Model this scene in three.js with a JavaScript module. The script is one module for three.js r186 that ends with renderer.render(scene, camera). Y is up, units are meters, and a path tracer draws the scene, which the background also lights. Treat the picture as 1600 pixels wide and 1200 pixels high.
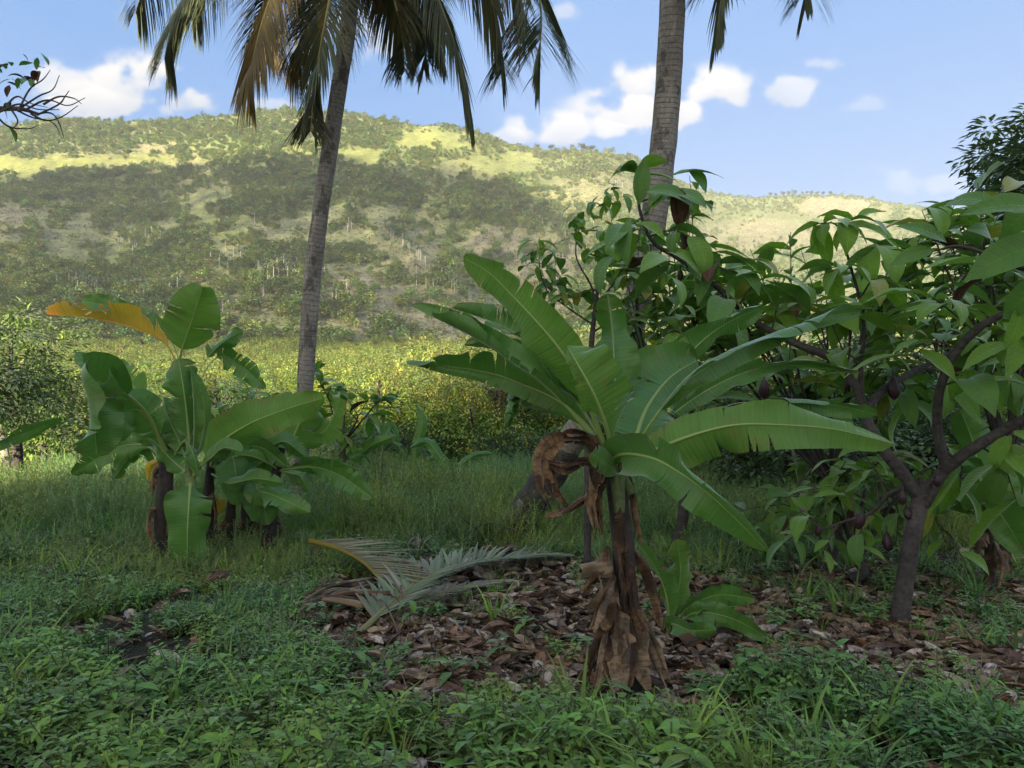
import * as THREE from 'three';
import { mergeGeometries } from 'three/addons/utils/BufferGeometryUtils.js';

// ---------------------------------------------------------------- camera, sky, sun, exposure
const EYE = 1.6, FOC = 1203, HOR = 630;                 // eye height in metres, focal length and horizon in photo pixels
const camera = new THREE.PerspectiveCamera(2 * Math.atan(600 / FOC) * 180 / Math.PI, 4 / 3, 0.1, 9000);
camera.position.set(0, EYE, 0);
camera.lookAt(0, EYE, -10);
camera.setViewOffset(1600, 1200, 0, -(HOR - 600), 1600, 1200);
const scene = new THREE.Scene();
const renderer = new THREE.WebGLRenderer({ antialias: true });
renderer.toneMapping = THREE.LinearToneMapping;
renderer.toneMappingExposure = 4.3;
renderer.shadowMap.enabled = true;
const SUN_EL = 8 * Math.PI / 180, SUN_AZ = 20 * Math.PI / 180;
const sunDir = new THREE.Vector3(-Math.sin(SUN_AZ) * Math.cos(SUN_EL), Math.sin(SUN_EL), Math.cos(SUN_AZ) * Math.cos(SUN_EL));
const sun = new THREE.DirectionalLight(new THREE.Color(1, 0.85, 0.60), 4.8);
sun.position.copy(sunDir).multiplyScalar(3000);
sun.castShadow = true;
Object.assign(sun.shadow.camera, { left: -2500, right: 2500, top: 1500, bottom: -1500, near: 10, far: 8000 });
scene.add(sun, sun.target);

// ---------------------------------------------------------------- numbers: random, noise
let seed = 1;
const setSeed = s => { seed = s >>> 0; };
const rnd = () => { seed = (seed + 0x6D2B79F5) >>> 0; let t = seed; t = Math.imul(t ^ (t >>> 15), t | 1); t ^= t + Math.imul(t ^ (t >>> 7), t | 61); return ((t ^ (t >>> 14)) >>> 0) / 4294967296; };
const rr = (a, b) => a + (b - a) * rnd();
const clamp = (x, a = 0, b = 1) => Math.min(b, Math.max(a, x));
const sm = (a, b, x) => { const t = clamp((x - a) / (b - a)); return t * t * (3 - 2 * t); };
const lerp = (a, b, t) => a + (b - a) * t;
const hash = (x, y, z) => { let h = Math.imul(x, 374761393) ^ Math.imul(y, 668265263) ^ Math.imul(z, 1274126177); h = Math.imul(h ^ (h >>> 13), 1274126177); return ((h ^ (h >>> 16)) >>> 0) / 4294967296; };
function noise(x, y, z = 0) {
  const i = Math.floor(x), j = Math.floor(y), k = Math.floor(z);
  let u = x - i, v = y - j, w = z - k; u = u * u * (3 - 2 * u); v = v * v * (3 - 2 * v); w = w * w * (3 - 2 * w);
  const l = (a, b, t) => a + (b - a) * t;
  return l(l(l(hash(i, j, k), hash(i + 1, j, k), u), l(hash(i, j + 1, k), hash(i + 1, j + 1, k), u), v),
    l(l(hash(i, j, k + 1), hash(i + 1, j, k + 1), u), l(hash(i, j + 1, k + 1), hash(i + 1, j + 1, k + 1), u), v), w);
}
const fbm = (x, y, z = 0, o = 4) => { let s = 0, a = 0.5, n = 0; for (let k = 0; k < o; k++) { s += a * noise(x, y, z); n += a; a *= 0.5; x = x * 2.03 + 17; y = y * 2.03 + 5; z = z * 2.03 + 9; } return s / n; };
const table = (t, x) => { for (let k = 1; k < t.length; k++) if (x <= t[k][0]) { const [a, b] = t[k - 1], [c, d] = t[k]; return b + (d - b) * clamp((x - a) / (c - a)); } return t[t.length - 1][1]; };
const V = (x, y, z) => new THREE.Vector3(x, y, z);
const P = (px, py, d) => V((px - 800) / FOC * d, EYE + (HOR - py) / FOC * d, -d);   // a direction read in the photograph, set at its own distance
const inPoly = (poly, x, y) => { let r = false; for (let i = 0, j = poly.length - 1; i < poly.length; j = i++) { const [xi, yi] = poly[i], [xj, yj] = poly[j]; if ((yi > y) !== (yj > y) && x < (xj - xi) * (y - yi) / (yj - yi) + xi) r = !r; } return r; };

// ---------------------------------------------------------------- the sky: clear evening blue with scattered cumulus
{
  const W = 4096, H = 2048, data = new Float32Array(W * H * 4), K = 1 / 3.65;
  const blobs = [[150, 160, 95, 34, 1], [215, 135, 75, 40, 1], [270, 158, 48, 30, 0.9], [95, 135, 60, 30, 0.8], [905, 205, 95, 26, 0.9], [985, 175, 75, 34, 1], [1000, 130, 36, 36, 1], [1075, 185, 60, 28, 0.95], [1120, 148, 46, 34, 1],
    [1235, 148, 42, 26, 0.62], [1285, 100, 34, 13, 0.45], [885, 15, 36, 24, 0.5], [600, 70, 36, 50, 0.45], [430, 165, 34, 12, 0.5], [1450, 288, 80, 26, 0.3], [560, 35, 60, 40, 0.3], [790, 215, 40, 16, 0.6], [1340, 165, 50, 14, 0.25]];
  for (let r = 0; r < H; r++) {
    const el = ((r + 0.5) / H - 0.5) * Math.PI, sy = Math.sin(el), cy = Math.cos(el);
    for (let c = 0; c < W; c++) {
      const az = ((c + 0.5) / W - 0.5) * 2 * Math.PI, x = cy * Math.cos(az), z = cy * Math.sin(az), o = (r * W + c) * 4;
      const e = clamp(sy, 0, 1), h = Math.pow(1 - e, 4.2);
      // deep blue aloft, paler near the horizon; sun's side made much warmer and brighter to fill the foreground
      const s = clamp(x * sunDir.x + sy * sunDir.y + z * sunDir.z, 0, 1), fillGlow = 1.6 * s * s * s;
      let R = lerp(0.14, 0.53, h) + fillGlow * 1.0, G = lerp(0.345, 0.69, h) + fillGlow * 0.8, B = lerp(0.74, 0.90, h) + fillGlow * 0.4;
      let d = 0, lit = 0.7;
      if (sy > 0.01) {
        const px = 800 + FOC * x / -z, py = HOR - FOC * sy / -z;
        if (z < -0.2 && px > -400 && px < 2000 && py > -400) {
          let m = -9, top = 0, op = 0;
          for (const [bx, by, rx, ry, k] of blobs) { const q = 1 - Math.hypot((px - bx) / rx, (py - by) / ry * (py > by ? 1.5 : 1)); if (q > m) { m = q; top = clamp((by - py) / ry, -1, 1); } if (q > -0.8) op = Math.max(op, k * sm(-0.8, 0.1, q)); }
          if (m > -0.8) { const n = fbm(px / 40, py / 32, 3, 7), n2 = fbm(px / 60 + 40, py / 44, 8, 5); d = op * sm(-0.1, 0.55, m * 0.8 + 2.6 * (n - 0.47)); lit = clamp(0.55 + 0.5 * top + 1.1 * (n2 - 0.5), -0.4, 1); }
          if (px < -200 || px > 1800) d = 0;
        } else if (sy > 0.05 && sy < 0.9) {
          const f = 1.6 / (sy + 0.25), n = fbm(x * f * 2.2 + 11, z * f * 2.2 + 4, sy * 3, 4);
          d = 0.9 * sm(0.47, 0.66, n); lit = 0.75;  // cloud cover thickened out of view to lift the skylight
        }
      }
      R = lerp(R, 0.60 + 0.28 * lit, d); G = lerp(G, 0.64 + 0.22 * lit, d); B = lerp(B, 0.73 + 0.11 * lit, d);
      if (sy < 0) { R = 0.30; G = 0.34; B = 0.34; }
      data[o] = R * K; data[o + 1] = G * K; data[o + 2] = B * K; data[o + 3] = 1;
    }
  }
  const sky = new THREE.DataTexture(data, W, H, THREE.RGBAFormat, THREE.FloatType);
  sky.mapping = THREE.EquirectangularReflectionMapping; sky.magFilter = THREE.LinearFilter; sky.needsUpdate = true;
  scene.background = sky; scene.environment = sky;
}
scene.fog = new THREE.FogExp2(new THREE.Color(0.92, 0.95, 1.0), 0.00011);

// ---------------------------------------------------------------- things, parts, names
const used = new Map();
const numbered = n => { const k = used.get(n) || 0; used.set(n, k + 1); return k ? n + '_' + String(k).padStart(3, '0') : n; };
const tag = (o, label, category, group, kind) => { if (label) o.userData.label = label; if (category) o.userData.category = category; if (group) o.userData.group = group; if (kind) o.userData.kind = kind; return o; };
function thing(name, label, category, pos, group) { const o = new THREE.Group(); o.name = numbered(name); if (pos) o.position.copy(pos); scene.add(o); return tag(o, label, category, group); }
function mesh(name, geo, mat, parent, top) {            // geometry given in world metres; moved into its parent's frame
  const m = new THREE.Mesh(geo, mat); m.castShadow = m.receiveShadow = true; m.name = top ? numbered(name) : name;
  (parent || scene).add(m); return m;
}
const off = (o, g) => { o.updateMatrixWorld(true); g.applyMatrix4(o.matrixWorld.clone().invert()); return g; };
const part = (name, worldGeo, mat, parent) => mesh(name, off(parent, worldGeo), mat, parent);

// ---------------------------------------------------------------- geometry helpers
class MB {                                               // collects triangles with colours and uv
  constructor() { this.p = []; this.i = []; this.c = []; this.u = []; this.n = 0; }
  v(p, c, u = 0, v = 0) { this.p.push(p.x, p.y, p.z); if (c) this.c.push(c[0], c[1], c[2]); this.u.push(u, v); return this.n++; }
  t(a, b, c) { this.i.push(a, b, c); }
  q(a, b, c, d) { this.i.push(a, b, c, a, c, d); }
  geo(normals = true) {
    const g = new THREE.BufferGeometry();
    g.setAttribute('position', new THREE.Float32BufferAttribute(this.p, 3)); g.setAttribute('uv', new THREE.Float32BufferAttribute(this.u, 2));
    if (this.c.length) g.setAttribute('color', new THREE.Float32BufferAttribute(this.c, 3));
    g.setIndex(this.i); if (normals) g.computeVertexNormals(); return g;
  }
}
const spline = pts => new THREE.CatmullRomCurve3(pts, false, 'centripetal');
function addTube(mb, pts, r, { seg = 0, sides = 8, bump = 0, col = null, freq = 9, ring = 0, rings = 0 } = {}) {   // r: [[t, radius], ...]
  const cv = spline(pts), n = seg || Math.max(6, pts.length * 5), L = cv.getLength(), base = mb.n;
  let side = V(1, 0, 0.13);
  for (let i = 0; i <= n; i++) {
    const t = i / n, p = cv.getPoint(t), T = cv.getTangent(t); const b = V().crossVectors(T, side).normalize(); side = V().crossVectors(b, T).normalize();
    let R = table(r, t); if (rings) R *= 1 + ring * (((t * rings) % 1) - 0.5);
    for (let k = 0; k <= sides; k++) {
      const a = k / sides * 2 * Math.PI, rad = R * (1 + bump * (noise(Math.cos(a) * 2.2 + 7, Math.sin(a) * 2.2 + 3, t * freq + base) - 0.5) * 2);
      mb.v(V().copy(p).addScaledVector(side, Math.cos(a) * rad).addScaledVector(b, Math.sin(a) * rad), col && col(t, a), k / sides * 2 * Math.PI * R, t * L);
    }
  }
  const s = sides + 1;
  for (let i = 0; i < n; i++) for (let k = 0; k < sides; k++) mb.q(base + i * s + k, base + (i + 1) * s + k, base + (i + 1) * s + k + 1, base + i * s + k + 1);
  const cap = mb.v(cv.getPoint(1), col && col(1, 0)); for (let k = 0; k < sides; k++) mb.t(base + n * s + k, cap, base + n * s + k + 1);
  return mb;
}
const tubeGeo = (pts, r, o) => addTube(new MB(), pts, r, o).geo();

// ---------------------------------------------------------------- textures and materials
function dataTex(w, h, f, srgb) { const d = new Uint8Array(w * h * 4); for (let y = 0; y < h; y++) for (let x = 0; x < w; x++) { const c = f(x / w, y / h, x, y), o = (y * w + x) * 4; for (let k = 0; k < 3; k++) d[o + k] = clamp(c[k]) * 255; d[o + 3] = 255; } const t = new THREE.DataTexture(d, w, h); t.wrapS = t.wrapT = THREE.RepeatWrapping; t.magFilter = THREE.LinearFilter; t.minFilter = THREE.LinearMipmapLinearFilter; if (srgb) t.colorSpace = THREE.SRGBColorSpace; t.needsUpdate = true; return t; }
const pn = (x, y, n, s = 0) => { const m = (a, k) => ((a % k) + k) % k; const X = x * n, Y = y * n, i = Math.floor(X), j = Math.floor(Y); let u = X - i, v = Y - j; u = u * u * (3 - 2 * u); v = v * v * (3 - 2 * v); const h = (a, b) => hash(m(a, n), m(b, n), s); return lerp(lerp(h(i, j), h(i + 1, j), u), lerp(h(i, j + 1), h(i + 1, j + 1), u), v); };
const pf = (x, y, n, s) => 0.5 * pn(x, y, n, s) + 0.25 * pn(x, y, n * 2, s + 1) + 0.15 * pn(x, y, n * 4, s + 2) + 0.1 * pn(x, y, n * 8, s + 3);
const veinBump = dataTex(512, 64, (u, v) => { const a = 0.5 + 0.25 * Math.sin(u * 2 * Math.PI * 22) + 0.5 * (pn(u, 0, 64, 4) - 0.5) + 0.4 * (pn(u, 0, 16, 9) - 0.5); return [a, a, a]; });
const veinMap = dataTex(512, 128, (u, v) => { const s = 0.86 + 0.22 * (pn(u, 0.3, 96, 21) - 0.5) + 0.16 * (pf(u, v, 8, 31) - 0.5) + 0.12 * (pn(u, 0.1, 24, 5) - 0.5); return [s * 1.02, s, s * 0.95]; });
const dryMap = dataTex(512, 256, (u, v) => { const a = pf(u, v * 0.5, 8, 41), b = pn(u, v, 128, 3), f = pn(u * 1, 0.2, 90, 7); const s = 0.45 + 0.55 * a + 0.25 * (f - 0.5) + 0.1 * (b - 0.5), dark = sm(0.58, 0.72, pf(u, v, 6, 77)); return [s * lerp(1, 0.42, dark), s * lerp(0.94, 0.38, dark), s * lerp(0.86, 0.36, dark)]; });
const barkMap = dataTex(256, 512, (u, v) => { const s = 0.62 + 0.5 * (pf(u, v, 6, 51) - 0.5) + 0.4 * (pn(u, v, 48, 8) - 0.5); const l = sm(0.6, 0.75, pf(u, v, 4, 61)) * 0.35; return [s + l, s + l, s * 0.96 + l]; });
const barkBump = dataTex(256, 512, (u, v) => { const s = 0.6 * pf(u, v, 10, 71) + 0.4 * pn(u, v, 60, 72); return [s, s, s]; });
const scar = (u, v) => { const w = v + 0.004 * (pn(u, v, 8, 5) - 0.5) + 0.006 * (pn(0.2, v, 40, 6) - 0.5), k = Math.abs(((w * 58) % 1) - 0.5) * 2; return sm(0.7, 1, k) * (0.35 + 0.9 * pn(u, v, 20, 44)); };   // leaf scars of a palm trunk, one tile is 3 m tall
const palmMap = dataTex(256, 2048, (u, v) => { const s = 0.72 + 0.5 * (pf(u, v, 5, 11) - 0.5) + 0.3 * (pn(u, v * 3, 64, 17) - 0.5), dark = sm(0.62, 0.7, pf(u, v * 2, 9, 19)) * 0.7, lich = sm(0.6, 0.7, pf(u, v, 12, 29)) * 0.25; const k = s * (1 - 0.38 * scar(u, v)) * (1 - 0.7 * dark) + lich; return [k, k, k * 0.98]; });
const palmBump = dataTex(256, 2048, (u, v) => { const s = 0.75 - 0.5 * scar(u, v) + 0.3 * (pn(u, v * 3, 48, 17) - 0.5); return [s, s, s]; });
palmMap.repeat.set(1, 1 / 3); palmBump.repeat.set(1, 1 / 3);
const soilMap = dataTex(1024, 1024, (u, v) => { const s = 0.55 + 0.5 * (pf(u, v, 10, 81) - 0.5) + 0.55 * (pn(u, v, 128, 82) - 0.5) + 0.5 * (pn(u, v, 300, 83) - 0.5); return [s, s * 0.98, s * 0.95]; });
const hillMap = dataTex(1024, 1024, (u, v) => { const s = 0.72 + 0.5 * (pf(u, v, 12, 91) - 0.5) + 0.5 * (pn(u, v, 90, 92) - 0.5) + 0.3 * (pn(u, v, 250, 93) - 0.5); return [s, s, s * 0.97]; });
const pinn = (u, v) => { const x = Math.abs(u - 0.5) * 2, w = ((v - x * 0.13) * 11) % 1, side = sm(0.34, 0.5, Math.abs(((w + 1) % 1) - 0.5)); return { mid: sm(0.07, 0.02, x), side: side * sm(0.98, 0.7, x) }; };   // pinnate veins, u across and v along the leaf
const pinnMap = dataTex(128, 256, (u, v) => { const p = pinn(u, v), s = 0.84 + 0.24 * (pf(u, v, 6, 131) - 0.5) - 0.07 * p.side, sp = sm(0.73, 0.77, pf(u, v, 9, 137)) * 0.5; return [s + 0.16 * p.mid + 0.25 * sp, s + 0.12 * p.mid - 0.3 * sp, s + 0.1 * p.mid - 0.2 * sp]; });
const pinnBump = dataTex(128, 256, (u, v) => { const p = pinn(u, v), s = 0.7 - 0.4 * p.side - 0.3 * p.mid + 0.2 * (pf(u, v, 8, 133) - 0.5); return [s, s, s]; });
const L3 = (r, g, b) => new THREE.Color().setRGB(r, g, b);
const leafMat = (r, g, b, { tr = 0.32, coat = 0.0, map = null, bump = null, bs = 0.002, rough = 0.9, vc = false, cr = 0.45, rep = 1 } = {}) => {
  const m = new THREE.MeshPhysicalMaterial({ color: L3(r, g, b), roughness: rough, transmission: tr, thickness: 0, clearcoat: coat, clearcoatRoughness: cr, side: THREE.DoubleSide, vertexColors: vc });
  if (map) m.map = map; if (bump) { m.bumpMap = bump; m.bumpScale = bs; } return m;
};
const stdMat = (r, g, b, o = {}) => new THREE.MeshStandardMaterial({ color: L3(r, g, b), roughness: 0.92, side: THREE.DoubleSide, ...o });
const M = {
  banana: leafMat(0.085, 0.255, 0.02, { tr: 0.38, coat: 0.75, cr: 0.3, vc: true, map: veinMap, bump: veinBump }),
  bananaBright: leafMat(0.14, 0.33, 0.022, { tr: 0.5, coat: 0.25, vc: true, map: veinMap, bump: veinBump }),   // brighter green leaves
  bananaYellow: leafMat(0.74, 0.50, 0.03, { tr: 0.45, vc: true, map: veinMap, bump: veinBump }),
  midrib: stdMat(0.24, 0.33, 0.09, { roughness: 0.6 }), midribYellow: stdMat(0.4, 0.3, 0.06),
  dry: leafMat(0.31, 0.19, 0.10, { tr: 0.2, vc: true, map: dryMap, bump: veinBump, bs: 0.003, rough: 1 }),
  dryPale: leafMat(0.38, 0.28, 0.185, { tr: 0.2, vc: true, map: dryMap, bump: veinBump, bs: 0.003, rough: 1 }),
  dryDark: leafMat(0.16, 0.09, 0.05, { tr: 0.1, vc: true, map: dryMap, bump: veinBump, bs: 0.003, rough: 1 }),
  stem: stdMat(0.05, 0.04, 0.035, { map: barkMap, bumpMap: barkBump, bumpScale: 0.01 }), stemGreen: stdMat(0.16, 0.22, 0.07, { map: barkMap, roughness: 0.6 }),
  palm: stdMat(0.30, 0.27, 0.24, { map: palmMap, bumpMap: palmBump, bumpScale: 0.012 }),
  palmLeaf: leafMat(1, 1, 1, { tr: 0.25, vc: true, coat: 0.04, rough: 0.85 }), rachis: stdMat(0.22, 0.2, 0.07, { roughness: 0.6 }),
  bark: stdMat(0.085, 0.072, 0.07, { map: barkMap, bumpMap: barkBump, bumpScale: 0.012 }), barkPale: stdMat(0.34, 0.31, 0.27, { map: barkMap, bumpMap: barkBump, bumpScale: 0.012 }),
  barkMoss: stdMat(0.10, 0.095, 0.085, { map: barkMap, bumpMap: barkBump, bumpScale: 0.02 }),
  twig: stdMat(0.07, 0.055, 0.045),
  cacao: leafMat(0.11, 0.28, 0.02, { map: pinnMap, bump: pinnBump, bs: 0.004, tr: 0.45, coat: 0.4, cr: 0.4 }), cacaoBright: leafMat(0.20, 0.42, 0.02, { map: pinnMap, bump: pinnBump, bs: 0.004, tr: 0.52, coat: 0.2 }), cacaoYellow: leafMat(0.34, 0.38, 0.035, { map: pinnMap, bump: pinnBump, bs: 0.004, tr: 0.5 }), cacaoBrown: leafMat(0.14, 0.06, 0.035, { tr: 0.2, map: dryMap }),
  pod: stdMat(0.03, 0.011, 0.018, { roughness: 0.5 }),
  foliage: leafMat(1, 1, 1, { tr: 0.35, vc: true, coat: 0.15 }), foliageFar: stdMat(1, 1, 1, { vertexColors: true }),
  grass: leafMat(1, 1, 1, { tr: 0.35, vc: true }), litter: stdMat(1, 1, 1, { vertexColors: true, roughness: 0.85 }), husk: stdMat(0.17, 0.10, 0.055, { map: dryMap }),
};

// ---------------------------------------------------------------- the ground
const gh = (x, z) => 0.16 * (fbm(x * 0.22, z * 0.22, 1, 3) - 0.5) + 0.05 * (noise(x * 1.3, z * 1.3, 5) - 0.5);
const toPx = (x, y, z) => [800 + FOC * x / -z, HOR + FOC * (EYE - y) / -z];
const onGround = (px, py) => { const d = EYE * FOC / (py - HOR), p = P(px, py, d); p.y = gh(p.x, p.z); return p; };
const LITTER = [[420, 990], [500, 925], [600, 885], [700, 862], [870, 862], [950, 880], [1080, 885], [1180, 878], [1350, 862], [1700, 850], [1800, 1150], [1560, 1165], [1380, 1085], [1260, 1070], [1180, 1090], [1010, 1140], [860, 1130], [700, 1140], [560, 1085], [470, 1050]];
function litterAt(x, z) {                                 // where dry leaves cover the soil
  if (z > -2.5 || z < -11) return 0;
  const [px, py] = toPx(x, 0, z), jx = 60 * (fbm(x * 1.7, z * 1.7, 3, 3) - 0.5), jy = 70 * (fbm(x * 1.7 + 9, z * 1.7, 7, 3) - 0.5);
  return inPoly(LITTER, px + jx, py + jy) ? 1 : 0;
}
{
  const mb = new MB(), rings = 250, A = 420;
  for (let i = 0; i <= rings; i++) for (let k = 0; k <= A; k++) {
    const r = 0.4 * Math.pow(320 / 0.4, i / rings), f = k / A * 2 - 1, a = Math.PI * (0.35 * f + 0.65 * f * f * f), x = Math.sin(a) * r, z = -Math.cos(a) * r;
    const li = litterAt(x, z), g = fbm(x * 0.9, z * 0.9, 2, 3), y = gh(x, z) - sm(125, 170, r) * 4;
    const c = li ? [lerp(0.09, 0.16, g), lerp(0.06, 0.11, g), lerp(0.045, 0.08, g)] : [lerp(0.05, 0.10, g), lerp(0.065, 0.10, g), lerp(0.03, 0.05, g)];
    mb.v(V(x, y, z), c, x / 1.4, z / 1.4);
  }
  for (let i = 0; i < rings; i++) for (let k = 0; k < A; k++) { const a = i * (A + 1) + k; mb.q(a, a + 1, a + A + 2, a + A + 1); }
  tag(mesh('ground', mb.geo(), stdMat(1, 1, 1, { vertexColors: true, map: soilMap, bumpMap: soilMap, bumpScale: 0.02, roughness: 1 }), null, true), 'soil of the orchard floor under grass and dry leaves', 'ground', null, 'structure');
}

// ---------------------------------------------------------------- the mountain across the valley
const CREST = [[-1600, 330], [-900, 260], [-400, 215], [0, 200], [60, 188], [100, 186], [200, 190], [300, 186], [400, 173], [460, 171], [560, 179], [650, 196], [700, 196], [750, 206], [800, 226], [850, 236], [900, 235], [950, 239], [985, 244], [1010, 256], [1060, 280], [1110, 300], [1170, 309], [1260, 304], [1320, 306], [1360, 311], [1420, 321], [1500, 334], [1700, 350], [2200, 380], [3000, 420]];
const FOOT = 632, crestY = px => table(CREST, px) + 2.5 * (noise(px / 14, 3) - 0.5);
const crestD = px => 1500 + 750 * sm(930, 1150, px) + 200 * (noise(px / 260, 9) - 0.5);
const seg = (px, py, x0, y0, x1, y1) => { const t = clamp(((px - x0) * (x1 - x0) + (py - y0) * (y1 - y0)) / ((x1 - x0) ** 2 + (y1 - y0) ** 2)); return Math.hypot(px - lerp(x0, x1, t), py - lerp(y0, y1, t)); };
function hill(px, s) {                                    // s: 0 at the foot, 1 on the crest
  const py = lerp(FOOT, crestY(px), s), e = Math.min(1, 4 * s * (1.08 - s)) * sm(0, 0.3, s);
  const rel = 150 * (fbm(px / 170, py / 95, 4, 4) - 0.5) - 34 * Math.exp(-((seg(px, py, 590, 345, 745, 470) / 26) ** 2)) + 40 * Math.exp(-((seg(px, py, 640, 330, 800, 460) / 30) ** 2));
  const d = lerp(140, crestD(px), Math.pow(s, 1.05)) + e * rel;
  return P(px, py, d);
}
const hillS = (px, py) => clamp((FOOT - py) / (FOOT - crestY(px)));
const ell = (px, py, list) => { let m = 0; for (const [x, y, rx, ry, k = 1] of list) m = Math.max(m, k * sm(1.25, 0.6, Math.hypot((px - x) / rx, (py - y) / ry))); return m; };
const TAN = [[775, 380, 55, 26], [640, 490, 90, 50, 0.9], [560, 470, 60, 60, 0.7], [20, 340, 34, 16], [700, 520, 110, 24], [330, 470, 60, 24, 0.4], [540, 520, 120, 24, 0.7], [870, 440, 80, 80, 0.7], [60, 525, 70, 14], [400, 360, 30, 12, 0.5], [1300, 322, 60, 12], [1180, 370, 120, 26, 0.7], [930, 300, 90, 30, 0.5], [660, 395, 30, 40, 0.4], [240, 228, 40, 6, 0.7], [310, 290, 30, 12, 0.6]];
const MEADOW = [[660, 216, 55, 22], [565, 245, 40, 14], [720, 225, 40, 16, 0.8], [100, 255, 90, 12, 0.9], [30, 262, 60, 14], [215, 250, 60, 10, 0.8], [480, 235, 50, 8, 0.5], [780, 255, 60, 18, 0.6], [350, 345, 60, 40, 0.4], [150, 400, 60, 20, 0.5], [320, 440, 80, 20, 0.4]];
const WOOD = [[300, 380, 36, 22], [110, 440, 80, 26], [435, 408, 60, 20], [180, 290, 160, 28, 0.95], [480, 285, 130, 34, 0.95], [740, 310, 80, 34, 0.9], [120, 205, 90, 16, 0.9], [620, 300, 60, 24, 0.7], [330, 205, 200, 20, 0.5], [520, 200, 70, 14, 0.7], [60, 300, 70, 24, 0.9], [230, 330, 90, 18, 0.7], [700, 440, 26, 40, 0.6], [180, 480, 60, 16, 0.6], [560, 410, 40, 16, 0.6], [930, 270, 50, 14, 0.6], [400, 330, 100, 20, 0.6], [800, 340, 60, 20, 0.6]];
const veg = (px, py) => { const jx = px + 30 * (fbm(px / 40, py / 25, 1, 3) - 0.5), jy = py + 20 * (fbm(px / 40, py / 25, 6, 3) - 0.5); return { tan: ell(jx, jy, TAN), meadow: ell(jx, jy, MEADOW), wood: ell(jx, jy, WOOD) }; };
{
  const cols = []; for (let p = -1600; p < -60; p += 40) cols.push(p); for (let p = -60; p < 1660; p += 5) cols.push(p); for (let p = 1660; p <= 3000; p += 40) cols.push(p);
  const rows = 150, back = 4, mb = new MB(), n = cols.length;
  for (let i = 0; i <= rows + back; i++) for (const px of cols) {
    const s = Math.min(1, i / rows), p = hill(px, s);
    if (i > rows) { const k = (i - rows) / back; p.multiplyScalar(1 + 0.5 * k); p.y = lerp(p.y, -20, k); }
    const py = lerp(FOOT, crestY(px), s), v = veg(px, py), g = fbm(px / 30, py / 16, 2, 4), g2 = fbm(px / 9, py / 6, 12, 3), b = fbm(px / 120, py / 70, 22, 3);
    let c = [lerp(0.17, 0.30, g), lerp(0.23, 0.33, g), lerp(0.07, 0.115, g)];
    const tn = clamp(v.tan + 0.4 * sm(0.54, 0.68, b) * (1 - v.wood)), me = v.meadow;
    c = [lerp(c[0], 0.44, tn * 0.62), lerp(c[1], 0.35, tn * 0.62), lerp(c[2], 0.23, tn * 0.62)];
    c = [lerp(c[0], 0.34, me * 0.85), lerp(c[1], 0.37, me * 0.85), lerp(c[2], 0.09, me * 0.85)];
    const w = clamp(v.wood * 0.6); c = [lerp(c[0], 0.14, w), lerp(c[1], 0.17, w), lerp(c[2], 0.08, w)];
    const k = 0.7 + 0.6 * g2; mb.v(p, [c[0] * k, c[1] * k, c[2] * k], p.x / 90, (p.z - p.y) / 90);
  }
  for (let i = 0; i < rows + back; i++) for (let k = 0; k < n - 1; k++) { const a = i * n + k; mb.q(a, a + 1, a + n + 1, a + n); }
  tag(mesh('mountainside', mb.geo(), stdMat(1, 1, 1, { vertexColors: true, map: hillMap, bumpMap: hillMap, bumpScale: 1.2, roughness: 1 }), null, true), 'broad mountain slope of woods, meadows and bare earth across the valley', 'mountain', null, 'structure');
}
// cloud bank added out of view, its outline shaped to shade the mountain
{
  const edge = [[-500, 300], [-250, 285], [0, 274], [90, 268], [160, 262], [230, 266], [330, 252], [450, 246], [540, 240], [620, 262], [700, 262], [770, 272], [830, 296], [880, 322], [910, 360], [940, 420], [965, 470], [985, 520], [985, 556], [860, 556], [700, 554], [500, 552], [250, 548], [0, 548], [-250, 548], [-500, 548]];
  const ax = V(1, 0, 0).addScaledVector(sunDir, -sunDir.x).normalize(), ay = V().crossVectors(sunDir, ax), DIST = 3200;
  const flat = edge.map(([px, py]) => { const p = hill(px, hillS(px, py)); return [p.dot(ax), p.dot(ay)]; });
  const xs = flat.map(f => f[0]), ys = flat.map(f => f[1]), x0 = Math.min(...xs), x1 = Math.max(...xs), y0 = Math.min(...ys), y1 = Math.max(...ys);
  setSeed(77); const geos = [], ball = new THREE.IcosahedronGeometry(1, 1);
  const cell = 25; ball.computeBoundingSphere();
  for (let gx = x0; gx < x1; gx += cell) for (let gy = y0; gy < y1; gy += cell) {          // a thin bank of broken puffs: some sun passes between them
    const x = gx + rr(-5, 5), y = gy + rr(-5, 5), k = gx * 0.37 + gy; if (!inPoly(flat, x, y)) continue;
    const r = rr(10.6, 13.9); const g = ball.clone(), q = g.attributes.position; for (let i = 0; i < q.count; i++) { const f = 0.85 + 0.3 * noise(q.getX(i) * 1.7 + k, q.getY(i) * 1.7, q.getZ(i) * 1.7); q.setXYZ(i, q.getX(i) * f * r, q.getY(i) * f * r, q.getZ(i) * f * r); }
    const p = V().addScaledVector(ax, x).addScaledVector(ay, y).addScaledVector(sunDir, DIST + rr(-30, 30)); g.translate(p.x, p.y, p.z); g.deleteAttribute('normal'); g.deleteAttribute('uv'); geos.push(g);
  }
  const g = mergeGeometries(geos); g.computeVertexNormals();
  tag(mesh('cloud', g, stdMat(0.9, 0.9, 0.9, { roughness: 1 }), null, true), 'white cloud bank added out of view to shade the mountain', 'cloud', null, 'structure');
}

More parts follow.
